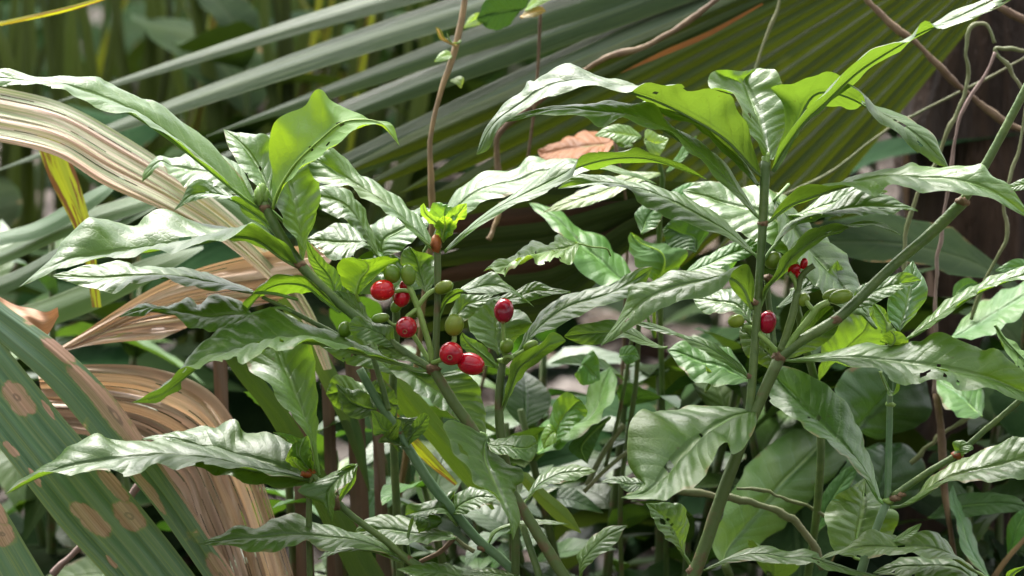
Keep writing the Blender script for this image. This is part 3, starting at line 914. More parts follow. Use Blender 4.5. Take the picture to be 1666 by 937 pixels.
# ------------------------------------------------------------------ PLANT 6: second berry plant just behind
g0 = px_path('F', '835,800,60')[0]
p6 = thing('berry_plant', 'shorter shrub behind the touching red pair, with one dark red berry held upright', 'shrub', to_ground(g0))
stem(p6, 'F', '818,588,40 812,640,40 814,700,42 825,760,50 835,800,60', (6, 7, 7.5, 7, 7), 'stem_brown', ground=(0, 0))
node_lump(p6, 817, 588, 40, 8, 'stalk')
leaf(p6, 'F', '815,672 832,640 850,612 870,593 898,572 921,555', '813,672 822,640 831,592 842,578 860,570 888,552 898,540 912,545 920,553', d=(42, 20, 0), Mid='814,672 828,635 843,598 866,580 895,560 920,554', face='under', W=40, quilt=0.4, pet='814,690,42 814,672,42')
leaf(p6, 'F', '812,598 795,570 778,556 762,548 752,540', '806,600 785,592 765,580 752,565 748,550 752,541', d=(40, 20, 0), face='under', W=30, quilt=0.4)
leaf(p6, 'C22', '842,768 900,660 950,590 1030,520 1150,478 1300,450 1370,400 1430,368 1490,362', '846,775 920,700 1030,652 1150,590 1250,550 1380,510 1450,450 1490,366', d=(60, 100, 140), Mid='844,772 960,642 1100,552 1250,502 1380,440 1490,364', pet='780,820,45 844,772,60')
leaf(p6, 'C22', '762,780 830,720 900,660 918,630 860,580 800,545 760,500', '755,780 650,705 608,620 640,560 690,525 758,500', d=(70, 110, 160), Mid='758,780 748,650 755,570 759,500', face='top', W=60)
leaf(p6, 'C22', '730,520 800,490 850,470 930,432 1000,460 1098,480', '735,525 800,545 900,530 1000,500 1098,488', d=(120, 130, 120))
leaf(p6, 'C22', '1125,245 1100,240 1042,210 1020,235 1000,262 900,260 872,288 870,308 820,322 740,340 685,382', '1140,258 1110,340 1030,335 950,352 900,340 822,380 790,420 765,392 720,370 685,386', d=(80, 90, 100), Mid='1135,250 1050,288 950,302 870,330 780,362 685,384',
     holes=((0.58, 0.62, 0.05, 0.22), (0.72, 0.65, 0.035, 0.2), (0.3, 1.0, 0.04, 0.15), (0.45, 0.0, 0.03, 0.15)), quilt=1.8, wave=1.8, W=62, tint=(1.8, 1.5, 1.8), pet='1290,310,160 1265,275,110 1200,268,90 1132,252,80', prad=1.6, label='small shrivelled leaf eaten through with holes')
stalk(p6, 'C22', '770,830,40 790,800,34 780,770,30 790,730,30', 3.6)
stalk(p6, 'C22', '790,800,34 780,700,24 777,600,20', 3.2)
stalk(p6, 'C22', '780,830,40 830,790,30 880,760,26', 3)
stalk(p6, 'C22', '775,820,40 800,790,26 830,800,24', 4)
berry(p6, 'C22', 781, 573, 47, 60, 185, 18, 'red', tint=(0.62, 0.6, 1.6), label='dark crimson berry held upright on its stalk')
berry(p6, 'C22', 795, 741, 33, 37, 20, 26, 'greenberry')
berry(p6, 'C22', 910, 742, 28, 40, 60, 24, 'greenberry')

# ------------------------------------------------------------------ PLANT 2: tall shrub right of the middle
g0 = px_path('F', '1122,965,0')[0]
p2 = thing('berry_plant', 'tallest shrub, with an upright stem and a bare branch slanting to the right edge', 'shrub', to_ground(g0))
stem(p2, 'F', '1268,582,0 1235,655,0 1205,725,0 1180,790,0 1150,880,0 1122,965,0', (10, 9.5, 10, 10.5, 11, 11.5), 'stem_brown', ground=(-0.01, 0))
stem(p2, 'F', '1265,584,0 1300,556,-2 1360,520,-5 1450,435,-8 1520,375,-10 1567,328,-12', (9, 9, 9, 8.5, 9.5, 10), 'stem')
stem(p2, 'F', '1565,330,-12 1602,270,-14 1640,200,-18 1680,120,-24 1700,60,-28', (8, 7.5, 7, 7, 6), 'stem')
stem(p2, 'F', '1210,715,2 1220,660,0 1228,560,0 1235,460,0 1241,365,0 1246,262,0', (7, 7, 7, 7, 7.5, 8), 'stem')
stem(p2, 'C23', '450,740,10 435,620,18 420,500,22 415,420,20', (5, 5, 5, 5), 'stem')
for x, y, d, r in ((1268, 581, 0, 13), (1242, 364, 0, 9.5), (1229, 492, 0, 9), (1360, 520, -6, 11), (1566, 328, -12, 12), (1222, 612, 0, 8), (1128, 928, 0, 12), (1250, 452, 14, 8)):
    node_lump(p2, x, y, d, r)
for k in range(2):
    node_lump(p2, 1246 + k * 2, 262 - 6 * k, k, 8 - 2 * k, 'stalk', 0.9, 1.4, 'bud')
leaf(p2, 'Q1', '818,590 770,540 680,470 600,402 520,362 430,332 400,315 385,280 340,262 290,260 240,235 190,203 150,215 105,252 70,272 55,258 38,292 0,320 -50,370 -88,420 -116,500',
     '812,575 790,500 760,402 730,360 715,310 680,300 640,290 575,295 545,265 500,280 440,278 400,292 370,300 260,284 150,312 60,352 0,382 -45,424 -80,490 -114,503', d=(0, -20, -40, -30, -60),
     Mid='815,580 700,452 600,388 500,335 420,304 340,284 250,266 130,272 20,342 -60,402 -115,502', W=70, tint=(0.85, 0.8, 1.0))
leaf(p2, 'Q1', '850,520 890,440 930,380 940,345 890,290 855,228 800,222', '822,516 800,470 770,430 745,380 735,330 700,300 645,290 640,250 665,228 730,232 798,222', d=(0, 60, 120, 170), Mid='836,518 815,430 795,360 770,300 752,262 798,223', face='top', W=82, holes=((0.33, 0.66, 0.02, 0.05),))
leaf(p2, 'Q1', '852,560 905,480 960,400 1040,332 1150,237 1240,180 1310,132 1330,120 1370,90 1440,40 1520,5 1600,-40 1720,-90',
     '843,556 870,480 930,390 1000,320 1080,240 1130,190 1170,158 1220,150 1300,128 1330,78 1350,70 1380,95 1440,80 1520,55 1620,2 1720,-60', d=(0, -30, -60, -120, -160), Mid='848,558 890,478 950,392 1020,328 1110,240 1200,178 1280,130 1335,98 1410,72 1500,32 1720,-78', W=52, quilt=0.5, tint=(0.85, 0.82, 1.0))
leaf(p2, 'Q1', '858,560 930,440 965,348 1050,350 1120,352 1145,340 1180,345 1230,360 1330,410 1370,440 1400,500 1420,543', '848,545 890,360 842,284 910,280 960,250 1050,240 1100,275 1140,318 1150,350 1190,390 1260,440 1320,497 1390,538 1420,545', d=(0, 60, 50, 20, 10),
     Mid='853,555 925,400 985,300 1060,300 1142,334 1200,370 1280,412 1350,470 1420,544', W=58, quilt=0.6, tint=(0.8, 0.78, 0.95))
leaf(p2, 'Q1', '800,700 740,600 680,520 620,470 545,430 490,390 460,345 400,338 280,334 200,345 100,350 20,375 -40,400 -52,400', '795,705 700,612 620,532 560,482 520,442 420,412 370,392 330,397 290,412 240,386 200,372 110,372 30,387 -50,403', d=(0, -20, -50, -60),
     Mid='798,703 700,585 600,492 500,422 400,378 280,364 150,359 -50,402', W=60, pet='815,720,0 798,703,0')
leaf(p2, 'Q1', '805,600 760,530 700,470 620,400 560,360 450,322 408,340', '800,605 740,545 660,470 590,410 520,385 450,355 405,342', d=(6, 30, 50), W=30, quilt=0.4, tint=(1.1, 1.1, 1))
leaf(p2, 'Q1', '795,830 730,760 680,710 600,660 520,620 450,600 370,592 300,575 220,569 180,584 150,612', '790,830 700,777 620,746 540,721 470,691 410,656 380,622 300,606 220,609 150,615', d=(0, 0, 20, 30),
     Mid='793,830 700,752 600,697 500,647 400,612 280,593 150,613', W=52, pet='810,860,0 793,830,0')
leaf(p2, 'Q1', '838,725 900,682 960,660 1030,620 1075,600 1100,578 1200,555 1270,540 1300,525 1340,545 1450,540 1510,545 1530,535 1560,570 1610,600 1690,700', '838,715 880,660 930,615 1050,602 1085,606 1130,626 1180,636 1220,606 1300,611 1340,631 1420,626 1500,640 1580,656 1620,682 1690,716', d=(0, -30, -70, -110, -130),
     Mid='838,720 895,668 990,630 1080,603 1200,578 1330,582 1450,584 1560,620 1690,708', W=62, tint=(1.15, 1.1, 1.1), pet='822,728,0 838,720,0')
leaf(p2, 'Q1', '845,805 880,750 910,720 960,700 1020,690 1080,640 1120,620 1190,625 1250,650 1320,684', '848,812 890,760 960,722 1050,706 1150,701 1230,701 1280,681 1320,688', d=(10, 20, 30), Mid='846,808 900,735 1000,702 1120,672 1220,672 1320,686', W=50, pet='818,850,4 846,808,10')
leaf(p2, 'C23', '398,530 425,460 500,402 560,342 620,282 680,237 750,206 850,158 940,150 1000,174 1050,208', '393,530 398,470 440,418 480,338 540,268 600,210 660,175 760,162 850,172 930,167 1000,187 1050,213', d=(-2, -30, -30, 0), Mid='395,530 412,465 470,400 520,325 580,270 650,225 760,185 850,163 930,160 1050,211', W=42, pet='368,590,0 385,555,-2 395,530,-2', prad=2)
leaf(p2, 'F', '1222,505 1200,480 1186,462 1180,440 1140,440 1110,440 1090,443 1060,458 1024,467 1020,490 1005,520 977,562', '1225,500 1226,460 1216,430 1196,440 1184,458 1170,475 1130,486 1106,491 1080,501 1040,526 1000,551 978,563', d=(0, -15, -35, -45), Mid='1224,503 1212,470 1188,450 1140,458 1090,470 1050,488 1015,520 978,562', W=44, prad=2.6, tint=(1.1, 1.05, 1.05))
leaf(p2, 'Q3', '790,398 750,394 690,385 600,387 500,400 455,409 430,389 388,428 376,490 378,560 410,610 433,616 425,650 390,670 356,679', '795,400 795,440 770,500 740,532 712,542 702,508 682,510 662,545 620,620 560,660 500,686 430,691 355,682', d=(0, -90, -170, -230), Mid='792,400 730,412 660,448 600,500 540,560 480,630 430,668 356,681', face='top', W=125, wave=0.4, quilt=0.6, pet='800,375,0 792,400,0', label='broad front leaf with a curled notched tip and a pinkish edge scar', holes=((0.33, 0.10, 0.02, 0.05),))
leaf(p2, 'Q3', '895,232 1000,219 1100,195 1160,180 1240,185 1330,170 1375,145 1440,160 1510,190 1540,207 1575,196 1620,236 1700,300 1740,360', '895,240 1000,240 1100,251 1180,266 1240,301 1310,321 1370,291 1420,311 1450,336 1530,326 1600,346 1666,371 1740,380', d=(0, -30, -70, -90), Mid='895,236 1000,228 1100,224 1250,240 1400,262 1550,292 1740,370',
     holes=((0.52, 0.68, 0.022, 0.10), (0.655, 0.72, 0.014, 0.09), (0.58, 0.42, 0.022, 0.05), (0.60, 0.80, 0.01, 0.05)), W=66, pet='868,222,0 895,236,0', label='broad insect-chewed leaf with several holes, reaching the right edge')
leaf(p2, 'C23', '345,630 320,455 230,470 120,490 60,510', '340,630 250,582 140,592 90,562 62,514', d=(20, 60, 100), Mid='342,630 260,545 150,525 61,512')
leaf(p2, 'C23', '510,805 600,772 700,722 755,650 750,610 730,555', '508,800 550,690 580,612 650,545 730,552', d=(14, 80, 140), Mid='509,803 570,720 650,630 730,554', face='top')
leaf(p2, 'C23', '470,800 430,850 390,830 320,790 285,700 290,640', '470,790 440,700 400,650 350,620 290,638', d=(14, 60, 90), face='top', tint=(1.1, 1.0, 1.2))
leaf(p2, 'C23', '825,540 840,470 900,438 1000,413 1060,388 1110,400 1150,425', '830,562 900,552 1000,502 1100,450 1150,432', d=(10, 40, 60), Mid='828,552 900,498 1000,455 1150,428')
leaf(p2, 'Q3', '770,286 740,245 690,205 640,172 550,150 480,120 390,105', '766,290 700,252 640,217 580,183 540,159 470,142 390,111', d=(0, 0, 10), pet='785,300,0 768,288,0', W=26, prad=1.8, tint=(0.8, 0.85, 0.8))
leaf(p2, 'C22', '1560,745 1530,742 1400,660 1290,615 1200,630 1120,645 1070,690', '1560,750 1530,750 1440,737 1350,702 1250,732 1150,732 1072,700', d=(70, 80, 100), Mid='1560,748 1480,728 1350,678 1200,680 1070,695')
leaf(p2, 'C33', '115,905 250,838 340,803 430,798 520,825 600,815 660,830 660,850 720,868 850,918 1000,945', '117,915 260,870 400,872 500,887 600,885 640,880 700,907 800,927 1000,952', d=(0, -30, -50, -60), Mid='116,910 255,852 390,832 500,850 620,850 750,893 1000,948', pet='75,895,0 116,910,0', W=30, prad=2)
stalk(p2, 'C23', '480,765,-2 520,650,-6 545,560,-8 562,480,-8', 6.5, 'stem', 'berry_stalk')
stalk(p2, 'C23', '562,490,-8 575,420,-8 600,385,-10 640,356,-12', 5, 'stem_brown')
stalk(p2, 'C23', '562,490,-8 548,430,-6 520,390,-6', 4)
stalk(p2, 'C23', '500,757,-2 560,680,-8 620,605,-12 660,555,-14 712,530,-16', 5.5)
stalk(p2, 'C23', '640,575,-13 610,540,-12 600,525,-12', 4)
stalk(p2, 'C23', '470,772,0 390,695,-4 340,655,10 300,648,6', 4.5)
berry(p2, 'C23', 418, 627, 42, 56, 8, 8, 'red', tint=(0.75, 0.6, 1.4), label='dark red berry behind the upright stem')
berry(p2, 'C23', 269, 621, 33, 41, 80, 4, 'greenberry', tint=(1.2, 1.1, 1))
berry(p2, 'C23', 445, 332, 42, 46, 60, 16, 'greenberry', tint=(0.9, 0.9, 0.9))
for x, y, rx, ry, an, z in ((546, 375, 24, 34, 60, 6), (592, 348, 18, 28, 10, 2), (566, 402, 16, 22, 160, 0)):
    berry(p2, 'C23', x, y, rx, ry, an, z, 'red', tint=(1.2, 2.5, 1), label='torn scarlet berry remains by a dry stalk')
berry(p2, 'C23', 588, 519, 30, 34, 40, -6, 'greenberry')
berry(p2, 'C23', 735, 500, 33, 56, 82, -10, 'greenberry', tint=(0.9, 0.9, 0.9))
berry(p2, 'C23', 768, 505, 35, 58, 76, -20, 'greenberry')

# ------------------------------------------------------------------ PLANT 3: right-hand shrub without berries
g0 = px_path('F', '1398,945,40')[0]
p3 = thing('shrub', 'leafy shrub in the lower right whose stem forks at a brown knob', 'shrub', to_ground(g0))
stem(p3, 'F', '1442,818,20 1425,862,28 1398,945,40', (7, 7, 8), 'stem_blue', ground=(0, 0))
stem(p3, 'F', '1444,816,20 1446,740,22 1448,640,25 1450,565,30', (5.5, 5.5, 5, 5), 'stem_blue')
stem(p3, 'F', '1452,808,18 1510,768,10 1556,740,5 1600,702,0 1655,655,-5 1720,590,-10', (6, 5.5, 5.5, 5, 5, 5), 'stem')
node_lump(p3, 1446, 815, 18, 9, 'stalk')
for k in range(4):
    node_lump(p3, 1455 + 5 * k, 811 - 3 * k + (k % 2) * 3, 10, 6.5 - k * 0.7, 'node', 1.2, 0.8)
node_lump(p3, 1558, 741, 5, 8, 'stipule', 1.2, 0.8)
node_lump(p3, 1448, 658, 25, 8, 'stalk')
leaf(p3, 'Q3', '1200,690 1180,600 1150,520 1120,440 1070,360 1000,300 930,265 880,252 835,255', '1194,690 1140,612 1050,522 960,462 900,412 850,382 830,350 828,300 834,258', d=(18, 40, 100, 170), Mid='1197,692 1130,572 1040,472 950,382 880,310 834,256', face='top', W=72, pet='1215,705,18 1197,692,18', tint=(0.95, 1.15, 1))
leaf(p3, 'C33', '1040,604 1120,560 1200,470 1340,386 1450,340 1550,290 1640,275 1760,280 1850,330', '1036,612 1130,577 1250,502 1350,490 1500,490 1640,476 1760,430 1850,336', d=(16, 0, -30, -40), Mid='1038,608 1140,560 1240,490 1350,450 1480,420 1640,378 1850,333', W=64, pet='1000,608,18 1038,608,16')
leaf(p3, 'C33', '835,850 880,800 985,780 1030,700 1042,640 950,560 890,463', '828,850 735,822 700,722 692,632 740,560 820,510 888,464', d=(40, 90, 150), Mid='832,850 850,740 868,640 888,464', face='top', W=62, pet='900,870,34 832,850,40', tint=(1.3, 1.2, 1.2))
leaf(p3, 'C33', '1335,365 1310,340 1302,300 1340,290 1390,310', '1340,370 1370,350 1400,330 1390,312', d=(4, -4, -4), prad=1.3, n=24)
leaf(p3, 'C23', '1050,668 1130,580 1182,480 1150,400 1110,333', '1040,668 1000,620 988,532 1060,390 1108,334', d=(30, 80, 130), Mid='1045,668 1080,560 1105,420 1109,334', mat='young', tint=(0.55, 0.62, 0.7), face='top')
leaf(p3, 'C23', '1000,720 1010,640 990,580 940,540 915,535', '990,720 960,660 930,600 915,537', d=(28, 30, 40), mat='young', face='under', W=30)
leaf(p3, 'C23', '1000,730 1060,740 1090,720 1060,680 1000,665', '990,728 955,720 970,690 998,666', d=(24, 10, 0), mat='young', tint=(0.9, 0.9, 0.9), face='under', n=30)
leaf(p3, 'C23', '960,860 1000,937 1020,960 1040,900 1050,830', '955,860 980,930 1000,980 1040,960 1052,832', d=(24, 10, 0), mat='young', tint=(0.9, 0.9, 0.9), n=30)
leaf(p3, 'C23', '1090,692 1200,588 1280,518 1400,460 1500,410 1640,360 1780,330', '1094,708 1200,642 1300,572 1400,502 1520,452 1640,420 1780,335', d=(24, 20, 0, -20), Mid='1092,700 1200,630 1300,560 1400,492 1520,440 1640,405 1780,333', W=52, pet='1000,790,28 1092,700,24', tint=(1.1, 1.1, 1))
node_lump(p3, 1443, 535, 34, 10, 'stalk', 1, 1, 'bud')
node_lump(p3, 1450, 545, 30, 9, 'stalk', 1, 1.2, 'bud')
leaf(p3, 'C33', '1430,922 1310,842 1285,790 1230,738 1150,728 1050,760 1000,745 900,718 840,760 790,810 720,822 660,860', '1425,926 1300,852 1220,861 1100,837 1000,842 880,851 800,821 720,846 660,864', d=(10, -30, -50, -50), Mid='1428,924 1305,846 1240,815 1130,795 1010,800 900,800 800,812 660,862', W=40, pet='1500,990,30 1428,924,10', tint=(1.2, 1.05, 1.1), quilt=1.6, label='curled bronzed leaf low in the right corner')
leaf(p3, 'C33', '1010,770 1050,740 1100,705 1150,686', '1015,778 1080,760 1130,730 1152,690', d=(-30, -36, -40), W=10, n=24, prad=1)
leaf(p3, 'C33', '1450,985 1350,858 1200,843 1080,848 1000,878 920,922', '1440,1000 1300,960 1150,950 1000,935 920,924', d=(20, 10, 0), Mid='1445,992 1320,900 1180,890 1050,895 920,923', W=50)
leaf(p3, 'C33', '1560,980 1600,930 1640,900 1700,880', '1555,985 1560,920 1640,890 1700,870', d=(20, 10, 0))

# ------------------------------------------------------------------ PLANT 4: low shrub at the lower left
g0 = px_path('F', '712,955,20')[0]
p4 = thing('shrub', 'low young shrub at the lower left, its long pale leaf pointing to the left edge', 'shrub', to_ground(g0))
stem(p4, 'Q2', '1425,965,20 1400,930,20 1330,885,18 1250,818,12 1130,728,5 1095,690,2 1050,640,0 1020,605,0', (8, 7.5, 7, 6, 5.5, 5, 5, 5), 'stem', ground=(0, 0))
node_lump(p4, 548, 818, 3, 9, 'node', 0.8, 1.4)
node_lump(p4, 663, 908, 18, 8)
node_lump(p4, 500, 769, -2, 9, 'stipule', 1.3, 0.85, 'stipule')
leaf(p4, 'Q2', '1010,618 940,596 880,578 780,552 700,525 620,505 500,495 430,495 375,502 345,485 320,468 250,505 180,560 120,600 60,630 15,671', '1010,626 880,607 750,582 690,576 620,590 570,590 525,573 460,601 380,611 330,601 200,606 130,606 70,632 15,673', d=(0, -25, -50, -60, -50),
     Mid='1010,622 880,596 760,572 680,557 580,547 450,551 350,561 260,576 150,601 15,672', W=84, label='long pale leaf with dark specks pointing left')
leaf(p4, 'Q2', '1005,620 975,530 910,480 830,470 800,470 760,435 700,455 600,465 540,478 455,490', '1002,640 940,650 860,641 760,621 640,591 540,502 455,492', d=(4, 50, 90), Mid='1004,628 900,582 780,547 650,512 540,487 455,491', W=80)
leaf(p4, 'Q2', '1042,605 1026,500 1030,400 1030,290 1015,190 980,110 900,70', '1036,605 1010,520 985,460 930,400 880,320 800,240 810,130 900,72', d=(4, 60, 120, 180), Mid='1039,605 1015,480 985,400 940,290 905,190 900,71', face='top', W=72, tint=(0.9, 0.95, 0.9), quilt=0.6)
leaf(p4, 'Q2', '1105,692 1150,640 1162,600 1160,572 1110,590 1090,610', '1100,690 1118,640 1140,600 1158,574 1120,585 1090,608', d=(2, -10, -20), W=14, n=30, tint=(1.3, 1.3, 1))
leaf(p4, 'Q2', '1160,572 1100,592 1040,620 968,658 985,672 1050,700 1080,758', '1165,575 1130,640 1100,660 1090,700 1082,758', d=(-15, -35, -50), Mid='1162,573 1105,620 1075,655 1068,700 1081,758', face='top', W=40, n=36)
leaf(p4, 'Q2', '1290,862 1230,818 1150,795 1050,770 1000,760 945,735 890,755 830,780 770,770 720,800 645,831', '1290,872 1200,852 1150,842 1080,856 1030,856 1000,822 960,841 900,856 820,859 770,841 645,834', d=(16, -10, -20, -20), Mid='1290,868 1180,827 1060,807 940,801 800,816 645,833', W=54, pet='1330,888,18 1290,868,16')
leaf(p4, 'Q2', '1310,885 1200,842 1090,848 1035,880', '1310,890 1200,856 1100,862 1036,883', d=(18, 30, 40), W=20)
leaf(p4, 'Q2', '1480,810 1470,795 1370,770 1270,738 1190,750 1155,790', '1480,815 1370,832 1290,836 1200,830 1156,794', d=(24, 60, 80), Mid='1480,812 1370,800 1270,786 1155,792', W=50)
leaf(p4, 'Q2', '1330,880 1322,820 1335,755 1345,740', '1338,882 1330,830 1345,760 1348,742', d=(18, 20, 20), W=4, n=20, prad=2.2, m=3)
leaf(p4, 'Q2', '1346,742 1400,735 1440,755 1430,770 1362,795', '1345,745 1350,760 1362,797', d=(20, 26, 26), n=26, tint=(0.7, 0.75, 0.7))
leaf(p4, 'Q2', '1560,960 1480,905 1400,895 1290,912', '1560,990 1450,960 1350,940 1290,914', d=(24, 0, -10), W=36)
for (A, B, z, tn) in (('1015,600 985,560 930,570 945,520 960,500', '1020,600 1005,560 1000,500 962,498', -8, (1.05, 1, 1)), ('1015,600 960,560 940,540 960,500 1000,480', '1020,600 1010,540 1005,500 1002,480', -14, (0.9, 0.95, 1)),
                      ('1005,520 980,490 930,475 890,467', '1000,525 950,510 930,490 888,470', 2, (1.1, 1.05, 1)), ('1015,600 970,590 935,560 950,545', '1018,605 990,580 970,555 952,546', -18, (1.2, 1.15, 1))):
    leaf(p4, 'Q2', A, B, d=(0, z, z * 1.6), mat='young', tint=tn, quilt=2.8, wave=3, prad=1.5, n=26, m=6)

# ------------------------------------------------------------------ PLANT 5: bluish stem crossing behind, with nibbled small leaves
g0 = px_path('F', '845,950,90')[0]
p5 = thing('shrub', 'shrub with a bluish green slanting stem and small crumpled nibbled leaves in the lower middle', 'shrub', to_ground(g0))
stem(p5, 'F', '585,600,110 616,655,105 640,690,100 668,735,95 700,785,90 770,870,85 845,950,90', (7, 7.5, 8, 8, 8.5, 8, 8), 'stem_blue', ground=(0.0, 0))
stem(p5, 'F', '632,668,100 622,630,105 610,590,110 600,560,120', (5, 5, 4.5, 4), 'stem')
stem(p5, 'C32', '640,820,90 590,790,88 550,755,86', (4, 3.6, 3), 'vine_green')
stem(p5, 'C32', '550,750,88 480,820,92 380,870,96', (4, 4, 3.6), 'bark')
node_lump(p5, 785, 890, 86, 10)
node_lump(p5, 650, 705, 98, 9)
for (A, B, z, f) in (('290,340 270,260 240,200 170,150 150,150', '280,345 200,260 165,270 155,200 148,152', (96, 70), 'under'),
                     ('350,336 280,270 290,195 270,190', '345,340 250,310 182,300 268,205 268,192', (92, 60), 'top'),
                     ('300,320 330,230 400,160 425,170', '310,330 370,280 420,230 427,172', (96, 70), 'under'),
                     ('300,320 250,250 270,190 350,185 420,168', '320,320 360,240 400,200 422,172', (100, 90), 'top'),
                     ('180,130 120,60 60,50 -20,20', '170,160 100,190 30,170 -20,25', (110, 120), 'top'),
                     ('130,20 200,0 260,60 275,120', '150,60 180,140 250,180 278,122', (112, 130), 'top')):
    leaf(p5, 'C32', A, B, d=z, face=f, tint=(0.75, 0.75, 0.9), quilt=1.8, wave=2, n=34, prad=1.6)
leaf(p5, 'C32', '560,690 500,600 545,535 500,550 420,588 320,598 310,645', '565,700 480,640 400,655 350,650 310,650', d=(88, 70, 60), Mid='562,695 500,620 430,622 310,648', face='top', W=44)
leaf(p5, 'C32', '530,645 545,560 620,518 700,533 765,570', '535,645 600,642 690,602 765,573', d=(84, 66, 60), W=34)
leaf(p5, 'C32', '475,655 420,640 380,700 370,732', '480,660 430,700 372,735', d=(86, 80, 78), W=20, tint=(0.6, 0.65, 0.6))
leaf(p5, 'C32', '888,575 930,490 1010,428 1120,408 1220,434', '885,580 960,522 1060,492 1150,470 1220,440', d=(40, 50, 60), W=36, pet='870,610,30 886,578,40', prad=2)
leaf(p5, 'C32', '700,785 730,722 820,688 940,668 1090,688', '705,788 740,732 820,694 950,694 1090,692', d=(86, 80, 70), W=18, prad=2.2)
leaf(p5, 'C32', '870,940 740,905 650,905 560,925', '870,960 740,950 650,945 560,930', d=(60, 40, 30), W=30)
leaf(p5, 'C32', '1142,960 1140,880 1132,850 1145,820 1190,770 1260,708 1370,694', '1146,960 1160,915 1230,850 1310,790 1350,722 1372,697', d=(30, 20, 10), Mid='1144,960 1150,890 1210,800 1280,745 1371,696', face='top', pet='1120,1010,40 1144,960,30', W=38, prad=2)
leaf(p5, 'C33', '30,850 20,800 40,720 35,640 10,600 -40,590 -160,590', '20,840 -60,760 -120,690 -150,620 -162,592', d=(60, 50, 40), Mid='25,845 -20,740 -70,660 -161,591', face='top', holes=((0.62, 0.5, 0.06, 0.2),), pet='60,900,70 25,845,60', W=50)
leaf(p5, 'C32', '1450,500 1440,480 1350,465 1280,470 1240,490', '1440,515 1370,540 1320,500 1242,492', d=(60, 50, 50), W=26, tint=(0.8, 0.85, 0.8))
# ------------------------------------------------------------------ middle-distance leaves behind the berry plants
def back_plant(label, foot, leaves, stems=()):
    """foot: px position of the stem base; leaves: list of dicts for leaf(); each leaf gets a petiole back to the stem."""
    g = P(*foot)
    r = thing('shrub', label, 'shrub', to_ground(g))
    for s in stems:
        stem(r, *s[:3], s[3], ground=(rng.uniform(-0.05, 0.05), rng.uniform(0, 0.1)) if len(s) > 4 else None)
    for L in leaves:
        leaf(r, **L)
    return r


back_plant('half-hidden shrub with whitish quilted leaves behind the left berry stems', (640, 560, 240), [
    dict(tile='Q0', A='830,640 800,570 760,525 700,508 620,500 550,520 515,512 470,560 462,590', B='830,645 760,632 700,612 600,606 550,562 530,540 490,570 463,592', d=(150, 160, 170), mat='leaf', W=66, pet='1000,800,240 900,700,180 830,642,150'),
    dict(tile='Q0', A='1235,835 1200,730 1160,650 1110,610 1050,605 1000,640', B='1225,832 1170,762 1110,712 1060,692 1002,650', d=(110, 120, 130), W=56, pet='1280,960,200 1230,834,110'),
    dict(tile='Q0', A='1235,830 1190,770 1140,728 1080,735 1000,775', B='1225,840 1185,802 1130,850 1080,846 1002,785', d=(190, 190, 200), W=56, pet='1290,980,240 1230,835,190'),
    dict(tile='Q0', A='1240,840 1195,742 1250,715 1330,690 1372,672 1420,690', B='1245,840 1300,820 1340,790 1390,740 1422,694', d=(190, 190, 200), W=56, pet='1290,980,240 1242,840,190'),
    dict(tile='C12', A='440,1130 540,935 620,860 700,825 840,800 900,755 970,760 1100,765 1250,790 1400,825 1510,875', B='450,1130 700,960 850,925 960,890 1120,830 1250,812 1400,845 1508,878', d=(170, 180, 190), W=60, pet='400,1200,230 445,1130,170'),
    dict(tile='Q0', A='900,430 870,440 820,445 800,470', B='900,520 870,500 840,480 802,472', d=(150, 160, 165), n=30),
    dict(tile='F', A='690,455 650,420 600,410 560,440 540,470', B='690,470 640,475 600,480 545,474', d=(150, 150, 150), mat='young', tint=(0.6, 0.65, 0.6)),
    dict(tile='F', A='620,640 580,620 545,610 530,640', B='620,650 590,670 550,665 532,644', d=(170, 160, 150)),
    dict(tile='F', A='640,600 610,560 570,545 520,560', B='640,610 600,600 560,590 522,564', d=(150, 140, 130)),
], [('F', '640,420,200 645,520,230 640,600,240 640,700,250', (6, 7, 7, 7), 'stem', 1)])

